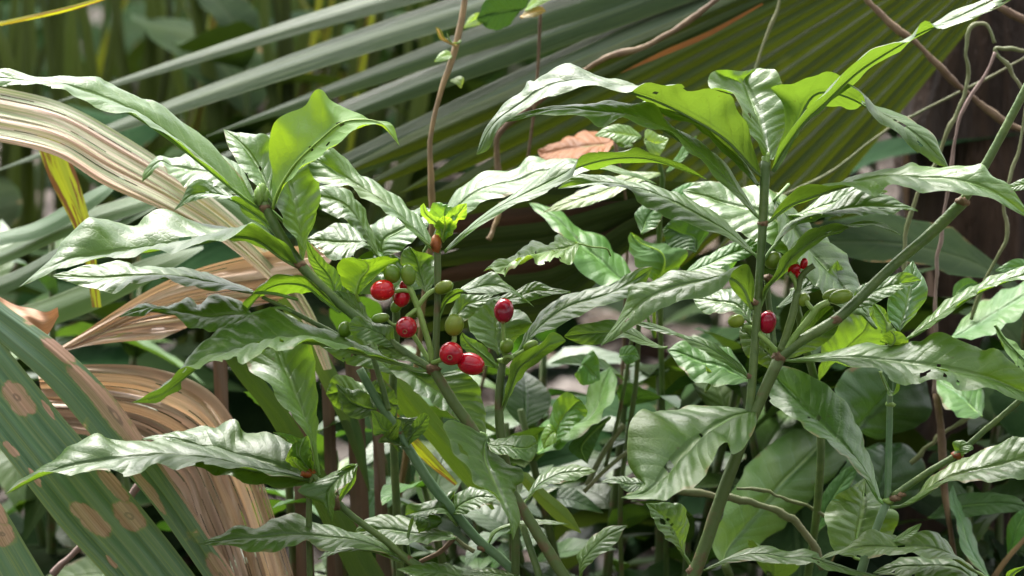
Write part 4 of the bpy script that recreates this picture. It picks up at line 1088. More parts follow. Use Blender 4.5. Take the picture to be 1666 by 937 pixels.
back_plant('broad-leaved shrub behind the tall stem, with big quilted drooping leaves', (1330, 640, 260), [
    dict(tile='Q1', A='960,900 930,690 860,620 740,610 640,590 555,618', B='960,905 830,790 760,770 680,722 580,672 556,622', d=(160, 200, 260), face='top', W=84, pet='1100,1000,240 960,902,180', tint=(1.15, 1.1, 1.2)),
    dict(tile='Q1', A='860,650 950,712 1010,770 1080,830 1115,890 1150,960 1165,1030', B='850,650 870,760 900,820 950,890 1010,960 1080,1010 1163,1032', d=(200, 150, 80), face='top', W=82, pet='900,600,200 855,650,150'),
    dict(tile='Q1', A='560,890 600,850 650,825 720,790 800,768 830,760', B='562,895 640,890 700,862 780,830 832,764', d=(230, 240, 250), face='top', mat='back', tint=(1.9, 1.8, 2.2)),
    dict(tile='Q1', A='600,820 640,740 590,718 530,710 490,745', B='595,822 560,810 510,800 490,749', d=(280, 290, 300), face='top', mat='back'),
    dict(tile='Q1', A='880,690 920,700 1010,640 1130,600 1220,620', B='885,700 960,700 1060,690 1150,660 1222,624', d=(200, 210, 220)),
    dict(tile='Q1', A='860,1000 960,905 1000,900 1080,880', B='865,1005 980,950 1040,930 1082,884', d=(180, 190, 200), mat='back'),
    dict(tile='Q3', A='1000,300 1060,230 1130,250 1210,200 1230,120 1180,60', B='995,305 1010,180 1060,100 1110,60 1178,58', d=(250, 260, 270), face='top', W=90),
    dict(tile='Q1', A='420,760 400,700 410,680 440,660 500,640', B='424,762 470,740 490,700 502,642', d=(260, 270, 270), n=30, mat='back', tint=(1.3, 1.3, 1.4)),
    dict(tile='Q3', A='1190,130 1110,20 1080,-60 1060,-90', B='1185,130 1040,-20 1030,-60 1058,-92', d=(150, 150, 140), W=46),
], [('F', '1290,470,220 1310,560,250 1330,640,260 1335,760,270', (6, 7, 7, 7), 'stem', 1)])

back_plant('smooth green broad-leaved plant standing behind the gap right of the middle', (1010, 700, 520), [
    dict(tile='C22', A='1420,470 1390,380 1300,280 1230,205 1160,198 1140,190 1080,120 1000,75 900,57', B='1410,475 1340,430 1250,450 1100,342 1060,230 990,150 945,110 901,62', d=(400, 440, 510), face='top', mat='back', tint=(1.6, 1.7, 1.4), quilt=0.3, W=76, pet='1500,700,500 1415,472,420', Mid='1415,472 1330,420 1230,320 1150,255 1050,150 900,59'),
    dict(tile='C22', A='1500,430 1640,350 1650,275 1480,250 1420,220 1385,198', B='1495,435 1440,380 1400,320 1370,250 1383,200', d=(420, 420, 420), face='under', mat='back', tint=(3.2, 2.6, 1.0), quilt=0.4, W=80, pet='1500,700,500 1498,432,420'),
    dict(tile='C32', A='940,350 960,200 1100,180 1170,120 1200,0 1290,-60', B='945,360 1040,330 1150,260 1240,200 1320,20 1292,-58', d=(400, 450, 530), face='top', mat='back', tint=(1.7, 1.8, 1.3), quilt=0.2, W=90),
    dict(tile='C32', A='1290,180 1240,260 1210,330 1180,400', B='1285,175 1140,260 1090,330 1178,402', d=(440, 440, 440), face='under', mat='back', tint=(1.3, 1.3, 1), quilt=0.2),
    dict(tile='C32', A='1010,330 1000,260 1020,120 1080,60 1150,100', B='1015,335 1100,240 1180,160 1152,102', d=(380, 370, 370), mat='young', tint=(0.7, 0.75, 0.7), quilt=1.8),
    dict(tile='C32', A='1040,260 1000,210 960,270 970,330', B='1045,262 1030,300 972,332', d=(380, 370, 370), mat='young', n=24, tint=(1.2, 1.1, 0.6)),
    dict(tile='C22', A='1150,840 1200,760 1230,800 1240,900', B='1150,845 1120,880 1160,930 1238,902', d=(420, 410, 400), mat='young', n=30, tint=(0.6, 0.7, 0.7), face='top'),
    dict(tile='C22', A='1330,790 1340,750 1400,740 1430,800', B='1335,795 1370,830 1428,802', d=(420, 410, 400), mat='back', n=30, tint=(1.8, 1.8, 2), face='top'),
], [('F', '1040,500,460 1035,620,490 1020,720,510 1010,800,520', (4.5, 4.5, 4.5, 4.5), 'stem_brown', 1), ('F', '1030,540,470 1010,660,490 985,760,510', (3.5, 3.5, 3.5), 'stem_brown'), ('F', '1015,690,500 980,740,500 955,790,500', (5, 5, 5), 'vine_green'),
    ('F', '1040,720,500 990,760,490 950,800,480', (4, 4, 4), 'vine_green')])

back_plant('low plant with very large smooth grey-green leaves at the lower right', (1190, 930, 560), [
    dict(tile='C33', A='210,880 340,810 520,690 640,600 760,470 802,390 790,310 700,245', B='200,880 150,800 200,650 262,510 330,400 430,310 560,235 698,243', d=(340, 560, 820), face='top', mat='back', tint=(3.2, 2.4, 3.6), quilt=0.12, W=110),  # pale tint paints a sky sheen into the leaf colour
    dict(tile='C33', A='840,250 960,280 1060,250 1180,200 1190,80 1150,0 1040,-60', B='835,245 760,120 760,0 850,-70 1038,-62', d=(480, 530, 600), face='top', mat='back', tint=(0.8, 0.85, 0.9), quilt=0.3, W=110),
    dict(tile='C33', A='860,560 960,620 1100,600 1170,450 1100,330 950,300', B='855,560 780,480 800,380 948,302', d=(500, 550, 610), face='top', mat='back', tint=(0.65, 0.75, 0.8), quilt=0.3, W=100),
    dict(tile='C33', A='1440,170 1450,80 1400,20 1300,0 1200,-20', B='1435,180 1350,190 1260,120 1202,-16', d=(400, 440, 510), face='top', mat='back', tint=(2.6, 2.4, 3.2), quilt=0.1, W=70),
    dict(tile='C23', A='1290,700 1400,560 1500,498 1640,438 1760,420', B='1295,705 1450,700 1560,640 1640,585 1762,424', d=(390, 420, 460), face='top', mat='back', tint=(2.2, 2.1, 2.6), quilt=0.3, W=90),
    dict(tile='C23', A='1300,520 1310,450 1370,415 1420,440', B='1305,520 1380,480 1421,442', d=(450, 450, 450), mat='back', face='top', tint=(1.6, 1.6, 1.6), quilt=0.5),
    dict(tile='C33', A='1480,950 1420,800 1380,680 1340,600 1300,500', B='1470,950 1350,820 1310,660 1280,580 1298,502', d=(400, 450, 520), mat='back', face='top', tint=(1.6, 1.6, 2.2), quilt=0.1, W=36),
    dict(tile='C33', A='1180,660 1300,560 1450,540 1600,560 1680,620', B='1185,665 1350,660 1500,640 1682,624', d=(520, 500, 480), mat='back', tint=(0.9, 0.95, 0.9), quilt=0.3),
    dict(tile='C33', A='1560,830 1560,700 1600,640 1680,600', B='1565,835 1640,760 1682,604', d=(480, 470, 470), mat='back', tint=(1.4, 1.6, 1.6), quilt=0.2, face='top'),
    dict(tile='C33', A='640,740 660,600 700,520 800,420 860,400', B='645,745 740,640 800,540 862,404', d=(460, 450, 450), mat='back', tint=(1.2, 1.3, 1.5), quilt=0.4, face='top'),
    dict(tile='C23', A='350,460 260,380 330,250 420,215 460,240', B='345,465 200,400 100,385 60,380 280,260 458,238', d=(330, 330, 330), mat='back', tint=(2.2, 2.2, 1.9), quilt=0.2, face='top', W=60),
    dict(tile='C23', A='340,905 240,760 150,730 0,720 -60,760', B='335,910 200,930 60,900 -58,764', d=(200, 220, 240), mat='back', tint=(1.5, 1.6, 1.2), quilt=0.3, face='top', W=70),
    dict(tile='C23', A='120,960 135,900 125,850 122,835', B='125,965 160,900 152,865 124,837', d=(190, 190, 190), mat='young', n=24, face='under'),
], [('F', '1180,920,490 1190,960,560', (8, 8), 'stem', 1)])

back_plant('plant at the right edge showing bright green leaf undersides', (1690, 800, 160), [
    dict(tile='C23', A='1500,640 1530,680 1600,730 1680,790 1760,880', B='1500,645 1540,740 1600,830 1660,900 1758,882', d=(120, 110, 100), face='under', W=50, quilt=0.4, tint=(1, 1, 1)),
    dict(tile='C13', A='1720,880 1640,850 1580,875 1540,886', B='1720,910 1640,905 1590,910 1541,890', d=(20, 20, 20)),
    dict(tile='C23', A='1760,520 1660,340 1600,325 1500,380', B='1750,530 1640,420 1580,400 1502,384', d=(350, 350, 350), mat='back', face='top', tint=(1.5, 1.5, 1.7)),
], [('F', '1700,600,130 1700,760,150 1690,900,160', (6, 6, 6), 'stem', 1)])

# ------------------------------------------------------------------ big fan palm frond behind everything (hub beyond the upper right corner)
HUB = np.array([1851.0, -285.0])
fr = frond_root('palm_frond', 'huge green fan palm frond spreading its ribbed blades behind the shrubs', (1851, -285, 1500))
tube('petiole', np.array([P(1851, -285, 1250), P(2000, 100, 1400), to_ground(P(2060, 900, 1500))]), np.array([26, 26, 30]) * S, M['green_strap'], fr)
# (tip x, tip y, roll: how much the blade faces the sky, depth at tip)
FAN = [(75, 172, 1.0, 950, 21), (-20, 283, 1.0, 900, 25), (170, 335, 0.8, 890, 22), (335, 222, 0.7, 880, 26), (400, 250, 0.6, 860, 28), (300, 385, 0.5, 850, 30), (440, 340, 0.4, 830, 32)] + [
    (HUB[0] - q * math.cos(x), HUB[1] + q * math.sin(x), 0, 800 + 5 * j, 0.0141) for j, (x, q) in enumerate((0.413 + 0.0252 * k, 1425 - 28 * k + 26 * math.sin(k * 2.4)) for k in range(19))]
def fan_dir(i):
    v = np.array(FAN[i][:2]) - HUB
    return math.atan2(v[1], -v[0])
angs = [fan_dir(i) for i in range(len(FAN))]
for i, (tx, ty, roll, dt, hw) in enumerate(FAN):
    L = math.hypot(tx - HUB[0], ty - HUB[1])
    ang = angs[i]
    n, c = 60, 9
    V = []
    for a in range(n):
        t = a / (n - 1)
        r = L * (0.06 + 0.94 * t)
        wid = min(r * 0.036, hw) if roll else r * hw
        tip = np.clip((t - 0.45) / 0.55, 0, 1) if roll else np.clip((t - 0.8) / 0.2, 0, 1)
        wid *= 1 - 0.97 * tip ** 1.8
        for j in range(c):
            v = j / (c - 1) * 2 - 1
            da = 950 + (dt - 950) * t
            dd = v * -wid * 1.1 * roll               # rolled blades turn their face to the sky
            dd -= (1 - abs(v)) * wid * (0.5 if roll else 0.6)
            sag = 34 * math.sin(math.pi * t) * roll * (-1 if i < 2 else -0.5)
            x = HUB[0] - math.cos(ang) * r + math.sin(ang) * v * wid
            y = HUB[1] + math.sin(ang) * r + math.cos(ang) * v * wid + sag
            V.append(P(x, y, da + dd))
    F = [(a * c + j, (a + 1) * c + j, (a + 1) * c + j + 1, a * c + j + 1) for a in range(n - 1) for j in range(c - 1)]
    uv = np.array([[a / (n - 1) * 4, j / (c - 1)] for a in range(n) for j in range(c)])
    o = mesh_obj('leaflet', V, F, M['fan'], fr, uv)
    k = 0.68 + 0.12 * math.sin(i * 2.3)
    o.color = (0.85 * k, 1.1 * k, 1.5 * k, 1) if roll else (1.0 * k, 1.12 * k, 0.5 * k, 1)  # blue tint paints sky sheen on rolled blades, yellow the light through others
# orange dying streak along one rib: a narrow withered leaflet margin
strap(fr, 'F', '1240,5 1150,52 1080,82 1010,118', '1242,7 1152,60 1082,90 1010,119', (745, 750), (745, 750), mat='orange', tint=(0.7, 0.75, 0.6), name='leaflet', n=24, label='orange withered strip of blade')

# ------------------------------------------------------------------ arching, fading striped palm frond from the left edge
f2 = frond_root('palm_frond', 'arching palm frond faded to pink and green stripes, entering at the left edge', (-60, 500, 420))
UA = [(-80, 128), (0, 143), (100, 168), (190, 215), (290, 280), (390, 360), (465, 440), (515, 520), (540, 600)]
UB = [(-80, 222), (0, 230), (95, 254), (170, 300), (262, 340), (345, 382), (420, 440), (482, 505), (527, 602)]
FR = [0, 0.17, 0.33, 0.52, 0.68, 0.86, 1.0]
def between(f):
    return ' '.join('%f,%f' % (a[0] * (1 - f) + b[0] * f, a[1] * (1 - f) + b[1] * f) for a, b in zip(UA, UB))
TN = [(0.8, 0.95, 0.9), (1.1, 1.0, 1.0), (0.85, 0.95, 0.85), (1.15, 1.02, 1.0), (0.9, 0.95, 0.9), (1.2, 1.05, 1.0)]
for i in range(6):
    z = (i % 2) * 9 - 14 * i
    strap(f2, 'F', between(FR[i] - 0.012), between(FR[i + 1] + 0.012), (330 + z, 300 + z, 320 + z, 400 + z, 420 + z), (322 + z, 290 + z, 310 + z, 392 + z, 412 + z), fold=6 if i % 2 else -3, mat='striped', tint=TN[i], wob=2.5, tear=2)
tube('petiole', np.array([P(-80, 170, 300), P(-160, 260, 330), to_ground(P(-190, 600, 400))]), np.array([22, 20, 24]) * S, M['green_strap'], f2)
strap(f2, 'F', '330,340 395,405 440,470 490,560 560,700 600,800', '350,330 425,400 475,470 525,560 585,690 602,798', (440, 430), (440, 430), fold=6, mat='green_strap')

# ------------------------------------------------------------------ dead pleated fan
f3 = frond_root('palm_frond', 'dead tan fan palm frond with open pleats, lying left of the berry plant', (20, 610, 420))
H3 = np.array([30.0, 592.0])
tube('petiole', np.array([P(10, 600, 380), P(-60, 660, 380), to_ground(P(-120, 900, 400))]), np.array([14, 14, 16]) * S, M['dead'], f3)
ends = [(560, 385), (545, 412), (530, 440), (505, 460), (480, 475), (450, 490), (415, 498), (372, 505), (330, 520), (300, 535), (262, 552)]
for i in range(len(ends) - 1):
    (x1, y1), (x2, y2) = ends[i], ends[i + 1]
    z1, z2 = 360 + (i % 2) * 26, 360 + ((i + 1) % 2) * 26
    q1 = H3 + (np.array([x1, y1]) - H3) * 0.12
    q2 = H3 + (np.array([x2, y2]) - H3) * 0.12
    md1 = (H3 + np.array([x1, y1])) / 2 + np.array([0, -42 + i * 3.2])
    md2 = (H3 + np.array([x2, y2])) / 2 + np.array([0, -42 + (i + 1) * 3.2])
    fmt = lambda a, m_, e: '%f,%f %f,%f %f,%f' % (a[0], a[1], m_[0], m_[1], e[0], e[1])
    strap(f3, 'F', fmt(q1, md1, (x1, y1)), fmt(q2, md2, (x2, y2)), (380, z1), (380, z2), fold=12 if i % 2 else -9, mat='dead', tint=(1 + 0.12 * math.sin(i * 2.1), 1 + 0.1 * math.sin(i * 2.1), 1 + 0.1 * math.sin(i * 1.7)), wob=2.5, tear=2)
# ------------------------------------------------------------------ dead drooping fan below it
f4 = frond_root('palm_frond', 'withered brown frond drooping in a pleated curtain at the lower left', (60, 640, 460))
tube('petiole', np.array([P(40, 620, 440), P(-40, 690, 440), to_ground(P(-80, 900, 450))]), np.array([14, 14, 16]) * S, M['dead'], f4)
CUR = []
for k in range(10):
    s = k / 9
    CUR.append([(60 + 20 * s, 600 + 100 * s), (150 + 30 * s, 592 + 125 * s), (255 - 10 * s, 600 + 150 * s), (345 - 50 * s, 640 + 160 * s), (408 - 95 * s, 735 + 120 * s), (450 - 110 * s, 850 + 70 * s), (500 - 130 * s, 1010 + 20 * s)])
for k in range(9):
    A = ' '.join('%f,%f' % p for p in CUR[k])
    B = ' '.join('%f,%f' % p for p in CUR[k + 1])
    z = (330 + k * 8 + (k % 2) * 8, 320 + k * 8 + (k % 2) * 8, 310 + k * 6 + (k % 2) * 8)
    z2 = (330 + (k + 1) * 8 + ((k + 1) % 2) * 8, 320 + (k + 1) * 8 + ((k + 1) % 2) * 8, 310 + (k + 1) * 6 + ((k + 1) % 2) * 8)
    strap(f4, 'F', A, B, z, z2, fold=8 if k % 2 else -5, mat='dead' if k in (1, 2, 4) else 'deadgrey', tint=(1 + 0.2 * math.sin(k * 2.7),) * 3 if k not in (0, 2) else (1.3, 1.3, 1.25), wob=7, tear=3)
for k, (x, w_) in enumerate(((470, 26), (520, 22), (560, 30), (600, 20), (345, 24))):
    strap(f4, 'F', '%d,560 %d,700 %d,1010' % (x, x + 6, x + 14), '%d,560 %d,700 %d,1010' % (x + w_, x + w_ + 4, x + w_ + 20), (460 + 8 * k, 440), (470 + 8 * k, 452), fold=5, mat='deadgrey', tint=(0.32, 0.29, 0.27), wob=7)
# curled brown scrap
fs = frond_root('dead_leaf', 'curled rusty scrap of dead blade beside the tan pleated fan', (60, 530, 250), 'dead leaf')
strap(fs, 'C21', '-60,470 60,540 150,560 220,580 275,555', '-60,560 60,620 150,650 215,690 280,600', (250, 240, 220), (230, 215, 240), fold=8, mat='dead', tint=(0.85, 0.62, 0.5), wob=5, n=30, name='blade')

# ------------------------------------------------------------------ nearest palm frond, green with brown lesions
f5 = frond_root('palm_frond', 'brown-blotched green palm frond crossing the lower left corner', (-200, 300, 160))
tube('petiole', np.array([P(-330, 150, 200), P(-420, 400, 230), to_ground(P(-460, 800, 260))]), np.array([24, 24, 26]) * S, M['green_strap'], f5)
strap(f5, 'F', '-330,215 -160,360 0,490 100,562 180,640 250,737 330,855 440,1025', '-345,240 -180,395 0,556 80,628 150,710 240,810 330,937 390,1025', (170, 110, 90, 80), (150, 85, 60, 55), fold=7, ridges=2, mat='spot_a')
strap(f5, 'F', '-340,228 -180,390 -40,510 52,617 112,690 205,795 265,868 318,937 380,1020', '-360,300 -260,420 -120,580 0,730 52,798 103,863 160,924 240,1020', (165, 90, 60, 50), (140, 60, 20, 20), fold=7, ridges=4, m=3, mat='spot_b')
strap(f5, 'F', '-370,430 -200,605 -60,750 0,818 44,890 72,937 110,1010', '-400,470 -260,660 -140,820 -70,930 -30,1020', (150, 60, 20), (140, 40, 0), fold=7, ridges=3, m=3, mat='spot_b', tint=(1, 1, 0.95))

# ------------------------------------------------------------------ more blurred palm blades
f6 = frond_root('palm_frond', 'blurred green fan blades sweeping up from the left edge behind the striped frond', (-80, 480, 900))
tube('petiole', np.array([P(-160, 470, 800), P(-220, 620, 820), to_ground(P(-240, 900, 850))]), np.array([18, 18, 20]) * S, M['green_strap'], f6)
for A, B, tn in (('-160,455 0,405 110,352 220,318 330,290 380,300', '-160,480 0,432 110,385 230,345 330,305 381,304', (1.2, 1.2, 1.5)),
                 ('-160,470 0,450 100,400 190,350 260,330', '-160,490 0,480 90,430 190,375 261,334', (0.6, 0.7, 0.6)),
                 ('-160,480 20,500 130,465 240,420 330,400', '-160,500 20,540 140,510 250,455 331,405', (1.0, 1.05, 0.9)),
                 ('-160,420 0,378 60,360 130,320 210,280', '-160,440 0,400 70,385 150,340 211,284', (0.9, 1, 1.3)),
                 ('200,330 290,300 360,310 420,350 460,420', '200,350 290,330 350,340 400,380 458,422', (0.9, 1, 1))):
    strap(f6, 'F', A, B, (720, 700, 680), (700, 670, 650), fold=6, mat='green_strap', tint=tn)
f7 = frond_root('palm_frond', 'green strap-like blades hanging behind the low shrub in the lower middle', (380, 560, 320))
strap(f7, 'F', '350,560 383,610 430,670 470,740 520,840 580,960', '400,540 425,610 470,670 512,740 570,840 640,960', (330, 320, 310), (330, 320, 310), fold=6, mat='green_strap', tint=(0.75, 0.8, 0.5))
strap(f7, 'F', '615,600 650,665 700,720 740,770 800,830', '640,600 690,650 730,700 770,750 805,828', (300, 290, 280), (300, 290, 280), fold=6, mat='green_strap', tint=(1.4, 1.4, 0.8))
strap(f7, 'F', '605,640 640,690 690,750 740,790', '618,630 660,690 705,740 745,786', (310, 300, 290), (310, 300, 290), fold=4, mat='yellow')
strap(f7, 'F', '830,760 860,800 910,850 945,868', '860,770 890,800 925,830 946,866', (280, 270, 260), (280, 270, 260), fold=4, mat='green_strap', tint=(1.7, 1.5, 0.9))

f8 = frond_root('palm_frond', 'dark shaded palm blades lying low in the gap behind the berries', (900, 420, 800))
tube('petiole', np.array([P(1180, 330, 700), P(1240, 480, 800), to_ground(P(1250, 700, 850))]), np.array([12, 12, 14]) * S, M['dark_strap'], f8)
for k in range(9):
    y1, y2 = 300 + 7 * k, 290 + 26 * k
    z = 640 + 12 * (k % 3)
    strap(f8, 'F', '1180,%d 1050,%d 900,%d 760,%d 660,%d' % (y1, y1 + 2 * k - 8, y2 - 10, y2 + 8, y2 + 40), '1180,%d 1050,%d 900,%d 760,%d 662,%d' % (y1 + 12, y1 + 16 + 2 * k, y2 + 22, y2 + 36, y2 + 46), (z, z), (z + 16, z + 18), fold=5, mat='dark_strap' if k not in (2, 5) else 'deadgrey', tint=(0.9, 1, 0.9) if k not in (2, 5) else (0.16, 0.12, 0.10), n=24, m=2)

yl = frond_root('palm_leaf', 'yellow-green drooping blade stained brown, under the striped frond', (130, 600, 620), 'palm leaf')
strap(yl, 'Q0', '110,440 160,580 200,660 240,740 270,820 300,1000', '200,440 250,570 275,650 295,730 310,820 330,1000', (520, 500, 480), (520, 500, 480), fold=8, mat='yellow', tint=(0.75, 0.75, 0.75), name='blade')
yg = frond_root('grass_blade', 'thin yellow grass blade with an orange end at the top left corner', (-40, 45, 700), 'grass blade')
strap(yg, 'F', '-60,46 0,35 60,22 120,8 200,-16', '-60,54 0,42 60,30 120,16 200,-10', (520, 520), (520, 520), fold=2, mat='yellow', tint=(1.1, 1.0, 0.8), name='blade')

# far strap leaves, upper left: each clump a thing
CL = [(-40, 1), (60, 2), (150, 3), (230, 4), (300, 5), (390, 6), (480, 7), (570, 8)]
side = ['first', 'second', 'third', 'fourth', 'fifth', 'sixth', 'seventh', 'eighth']
for i, (x0, sd_) in enumerate(CL):
    cl = frond_root('strap_leaf_clump', '%s clump of dark blurred strap leaves, counted from the left along the top edge' % side[i], (x0, 500, 2600 + 300 * (i % 3)), 'leaf clump', 'strap-leaved clumps far behind')
    for k in range(9):
        xx = x0 + rng.uniform(-75, 75)
        lean = rng.uniform(-150, 150)
        wd = rng.uniform(10, 26)
        z = 2500 + rng.uniform(-300, 1100)
        top = -rng.uniform(20, 300)
        arc = rng.uniform(-60, 60)
        A = '%f,%f %f,%f %f,%f %f,%f' % (xx, 560, xx + lean * 0.3 + arc, 330, xx + lean * 0.7 + arc, 100, xx + lean + 8, top)
        B = '%f,%f %f,%f %f,%f %f,%f' % (xx + wd, 560, xx + lean * 0.3 + arc + wd * 1.2, 330, xx + lean * 0.7 + arc + wd, 100, xx + lean + 10, top)
        yel = rng.uniform() < 0.13
        strap(cl, 'F', A, B, (z, z), (z + 10, z + 10), fold=rng.uniform(5, 14), mat='yellow' if yel else 'dark_strap', tint=(0.38, 0.42, 0.4) if yel else tuple(np.array([1, 1.05, 0.95]) * rng.uniform(0.6, 1.9)), n=16, m=2)

# ------------------------------------------------------------------ vines, twigs, trunks
def vine(name, label, cat, tile, s, r, mat, leaves=(), ground=True):
    p = px_path(tile, s)
    v = thing(name, label, cat, to_ground(p[-1]) if ground else p[-1])
    if ground == 1:
        p = np.vstack([p, to_ground(p[-1], rng.uniform(-0.08, 0.08), 0.1)])
    p = crom(p, 3 * len(p))
    p[1:-1] += rng.normal(0, 1.0 * S, (len(p) - 2, 3))
    rr = r * S * (1 + 0.18 * np.sin(np.arange(len(p)) * 1.3 + r) + rng.uniform(-0.12, 0.12, len(p))) * np.linspace(1.0, 1.15, len(p))
    tube('stem', p, rr, M[mat], v, n=8, bump=0.06, steps=4 * len(p))
    for L in leaves:
        leaf(v, **L)
    return v

vine('vine', 'thin brown upright vine rising to the top edge in the middle', 'vine', 'F', '768,-120,520 757,0,500 742,70,490 728,120,480 708,175,470 702,215,470 700,260,470 703,340,480', 5, 'twig_tan',
     [dict(tile='C12', A='580,190 550,210 520,180 510,150', B='575,200 530,200 512,152', d=(480, 470, 470), n=24, mat='young', tint=(0.6, 0.6, 0.6)),
      dict(tile='C12', A='560,215 540,200 480,190 455,130', B='555,225 500,180 480,140 457,128', d=(470, 470, 470), n=24, mat='back', tint=(3.5, 1.2, 1.6)),
      dict(tile='C12', A='530,380 560,365 590,370 580,420', B='525,385 550,400 578,422', d=(470, 465, 465), n=24, tint=(2.2, 1.6, 2)),
      dict(tile='C12', A='545,260 510,240 480,250 450,290', B='540,275 500,290 452,296', d=(480, 480, 480), n=24, tint=(2.2, 1.9, 2.2))])
vine('branch', 'dark bare branch crossing in front of the big green fan', 'branch', 'F', '1240,-60,700 1165,0,690 1110,40,690 1050,75,690 985,95,690 950,115,700 870,170,720 815,215,740 810,260,760 812,300,770 810,420,800', 5, 'bark', ground=2)
vine('branch', 'thick brown branch slanting down at the upper right', 'branch', 'F', '1360,-80,560 1410,-5,560 1450,40,560 1490,70,570 1530,110,580 1570,150,600 1640,200,620 1760,260,640', 5.5, 'bark', ground=2)
vine('branch', 'reddish branch in the top right corner', 'branch', 'F', '1560,-60,560 1610,0,560 1660,30,560 1740,70,560', 6, 'bark', ground=2)
vine('vine', 'looping tan-green vine at the right, bent over at the top', 'vine', 'F', '1618,70,440 1600,38,440 1578,48,440 1572,90,440 1575,120,450 1565,165,450 1545,205,450 1525,260,460 1495,310,460 1475,380,470 1470,520,480', 3.6, 'vine_green', ground=2)
vine('vine', 'pinkish grey vine hanging straight at the right', 'vine', 'F', '1619,85,400 1595,135,400 1565,180,400 1553,230,400 1545,290,410 1530,380,420 1522,470,430 1520,640,440', 3.2, 'vine_grey', ground=2)
vine('vine', 'green vine arching from the loop to the right edge', 'vine', 'F', '1700,200,420 1660,140,420 1640,105,420 1617,82,420 1640,80,420 1700,90,420', 3.4, 'vine_green', ground=2)
vine('vine', 'greenish vine dangling near the right edge', 'vine', 'F', '1690,60,380 1660,230,380 1640,300,380 1632,335,390 1640,380,390 1610,440,400 1580,520,420', 3, 'vine_green', ground=2)
vine('vine', 'thin pale tendril slanting across the fan at the right', 'vine', 'F', '1700,75,620 1600,130,620 1500,180,620 1430,220,620 1350,280,620 1250,330,640', 2.2, 'vine_green', ground=2)
vine('twig', 'slender twig rising to the top edge right of the middle', 'twig', 'F', '1276,-50,600 1264,20,600 1240,75,600 1225,130,600 1215,220,620 1210,330,640', 2.8, 'vine_green', ground=2)
vine('twig', 'dangling straw-coloured twig under the curled orange leaf', 'twig', 'F', '815,330,520 808,360,510 795,390,500', 4, 'twig_tan', ground=2)
vine('vine', 'yellow-green stem lying across behind the tall plant at the lower right', 'vine', 'C33', '-250,560,240 0,530,240 150,550,240 300,580,240 450,620,240 560,690,250 640,790,260 680,900,280', 6, 'vine_green', ground=2)
vine('vine', 'fine arched runner over the large grey-green leaf', 'vine', 'C33', '270,520,300 400,530,300 500,570,300 600,600,300 680,640,300 760,700,310', 3, 'vine_green', ground=2)
vine('twig', 'brown upright twig at the lower right', 'twig', 'C33', '1220,60,460 1240,200,460 1250,400,460 1270,600,470 1300,800,480 1310,940,490', 6, 'bark')
vine('twig', 'brown twig leaning at the right edge', 'twig', 'C33', '1680,720,440 1600,820,440 1540,880,440 1490,950,440', 5, 'twig_tan')
vine('twig', 'small forked twig with thin green side shoots behind the lower right stems', 'twig', 'C33', '1420,140,500 1340,200,500 1250,260,500 1180,320,500 1100,400,510', 4, 'vine_green', ground=2)
vine('twig', 'pale twig lying left under the green blades', 'twig', 'C31', '680,480,420 620,560,420 380,800,400 250,930,400', 6, 'vine_grey', ground=2)
dl = vine('dead_leaf', 'curled orange dead leaf caught on a twig in front of the dark gap', 'dead leaf', 'F', '1000,230,600 1010,240,610 1020,300,640', 3, 'bark')
leaf(dl, 'C12', '1330,640 1280,650 1200,625 1100,650 1000,690 940,715', '1320,660 1260,740 1150,760 1050,765 960,760 942,722', d=(690, 670, 660), mat='orange', tint=(1, 1, 1), quilt=0.5, W=60)
tp = vine('shrub', 'blurred seedling with rounded leaves peeking in at the top edge', 'shrub', 'F', '880,10,640 870,60,650 868,200,700', 3, 'bark',
          [dict(tile='C12', A='850,60 800,120 720,140 670,110 650,90', B='880,40 900,0 800,-20 700,0 652,86', d=(620, 610, 600), face='top', mat='deep', tint=(1.5, 1.6, 1.8), W=44),
           dict(tile='C12', A='700,90 660,60 620,80 590,130', B='700,100 660,120 592,134', d=(620, 615, 610), face='top', tint=(3, 2.4, 3), n=30),
           dict(tile='C12', A='880,50 930,-20 1000,-40 1050,-30', B='885,55 960,20 1052,-24', d=(630, 620, 610), tint=(3, 2.4, 3), n=30),
           dict(tile='C12', A='860,80 900,40 960,30 980,50', B='860,85 930,80 981,54', d=(630, 620, 610), mat='back', tint=(5, 1.6, 2), n=30)])
hv = back_plant('small pale seedling in the dark gap beside the orange dead leaf', (1050, 340, 520), [
    dict(tile='Q1', A='420,440 380,410 320,408 280,430 270,440', B='420,450 370,470 320,450 272,444', d=(430, 420, 420), tint=(2, 1.7, 2), n=36),
    dict(tile='Q1', A='430,450 440,420 480,440 510,450', B='430,460 450,500 480,505 510,454', d=(430, 420, 420), tint=(2.2, 1.8, 2.2), n=36, face='top'),
    dict(tile='Q1', A='390,470 350,440 330,450 310,440', B='395,475 360,480 312,444', d=(430, 420, 420), mat='young', n=30, tint=(0.8, 0.8, 0.8)),
    dict(tile='Q1', A='500,560 540,500 560,470 600,440', B='505,565 560,520 602,444', d=(440, 430, 430), mat='young', n=30, tint=(0.6, 0.7, 0.7)),
    dict(tile='Q1', A='480,560 380,560 300,590 180,640 100,690', B='485,570 400,600 330,640 240,670 102,692', d=(400, 380, 370), tint=(2.0, 1.5, 1.9), n=36),
    dict(tile='Q1', A='480,680 500,640 560,600 640,590', B='485,690 560,660 642,594', d=(380, 380, 380), mat='back', tint=(1.8, 2, 2), n=36)],
    [('Q1', '435,450,430 480,520,440 490,600,450 480,700,500', (4, 4, 5, 5), 'stem', 1)])

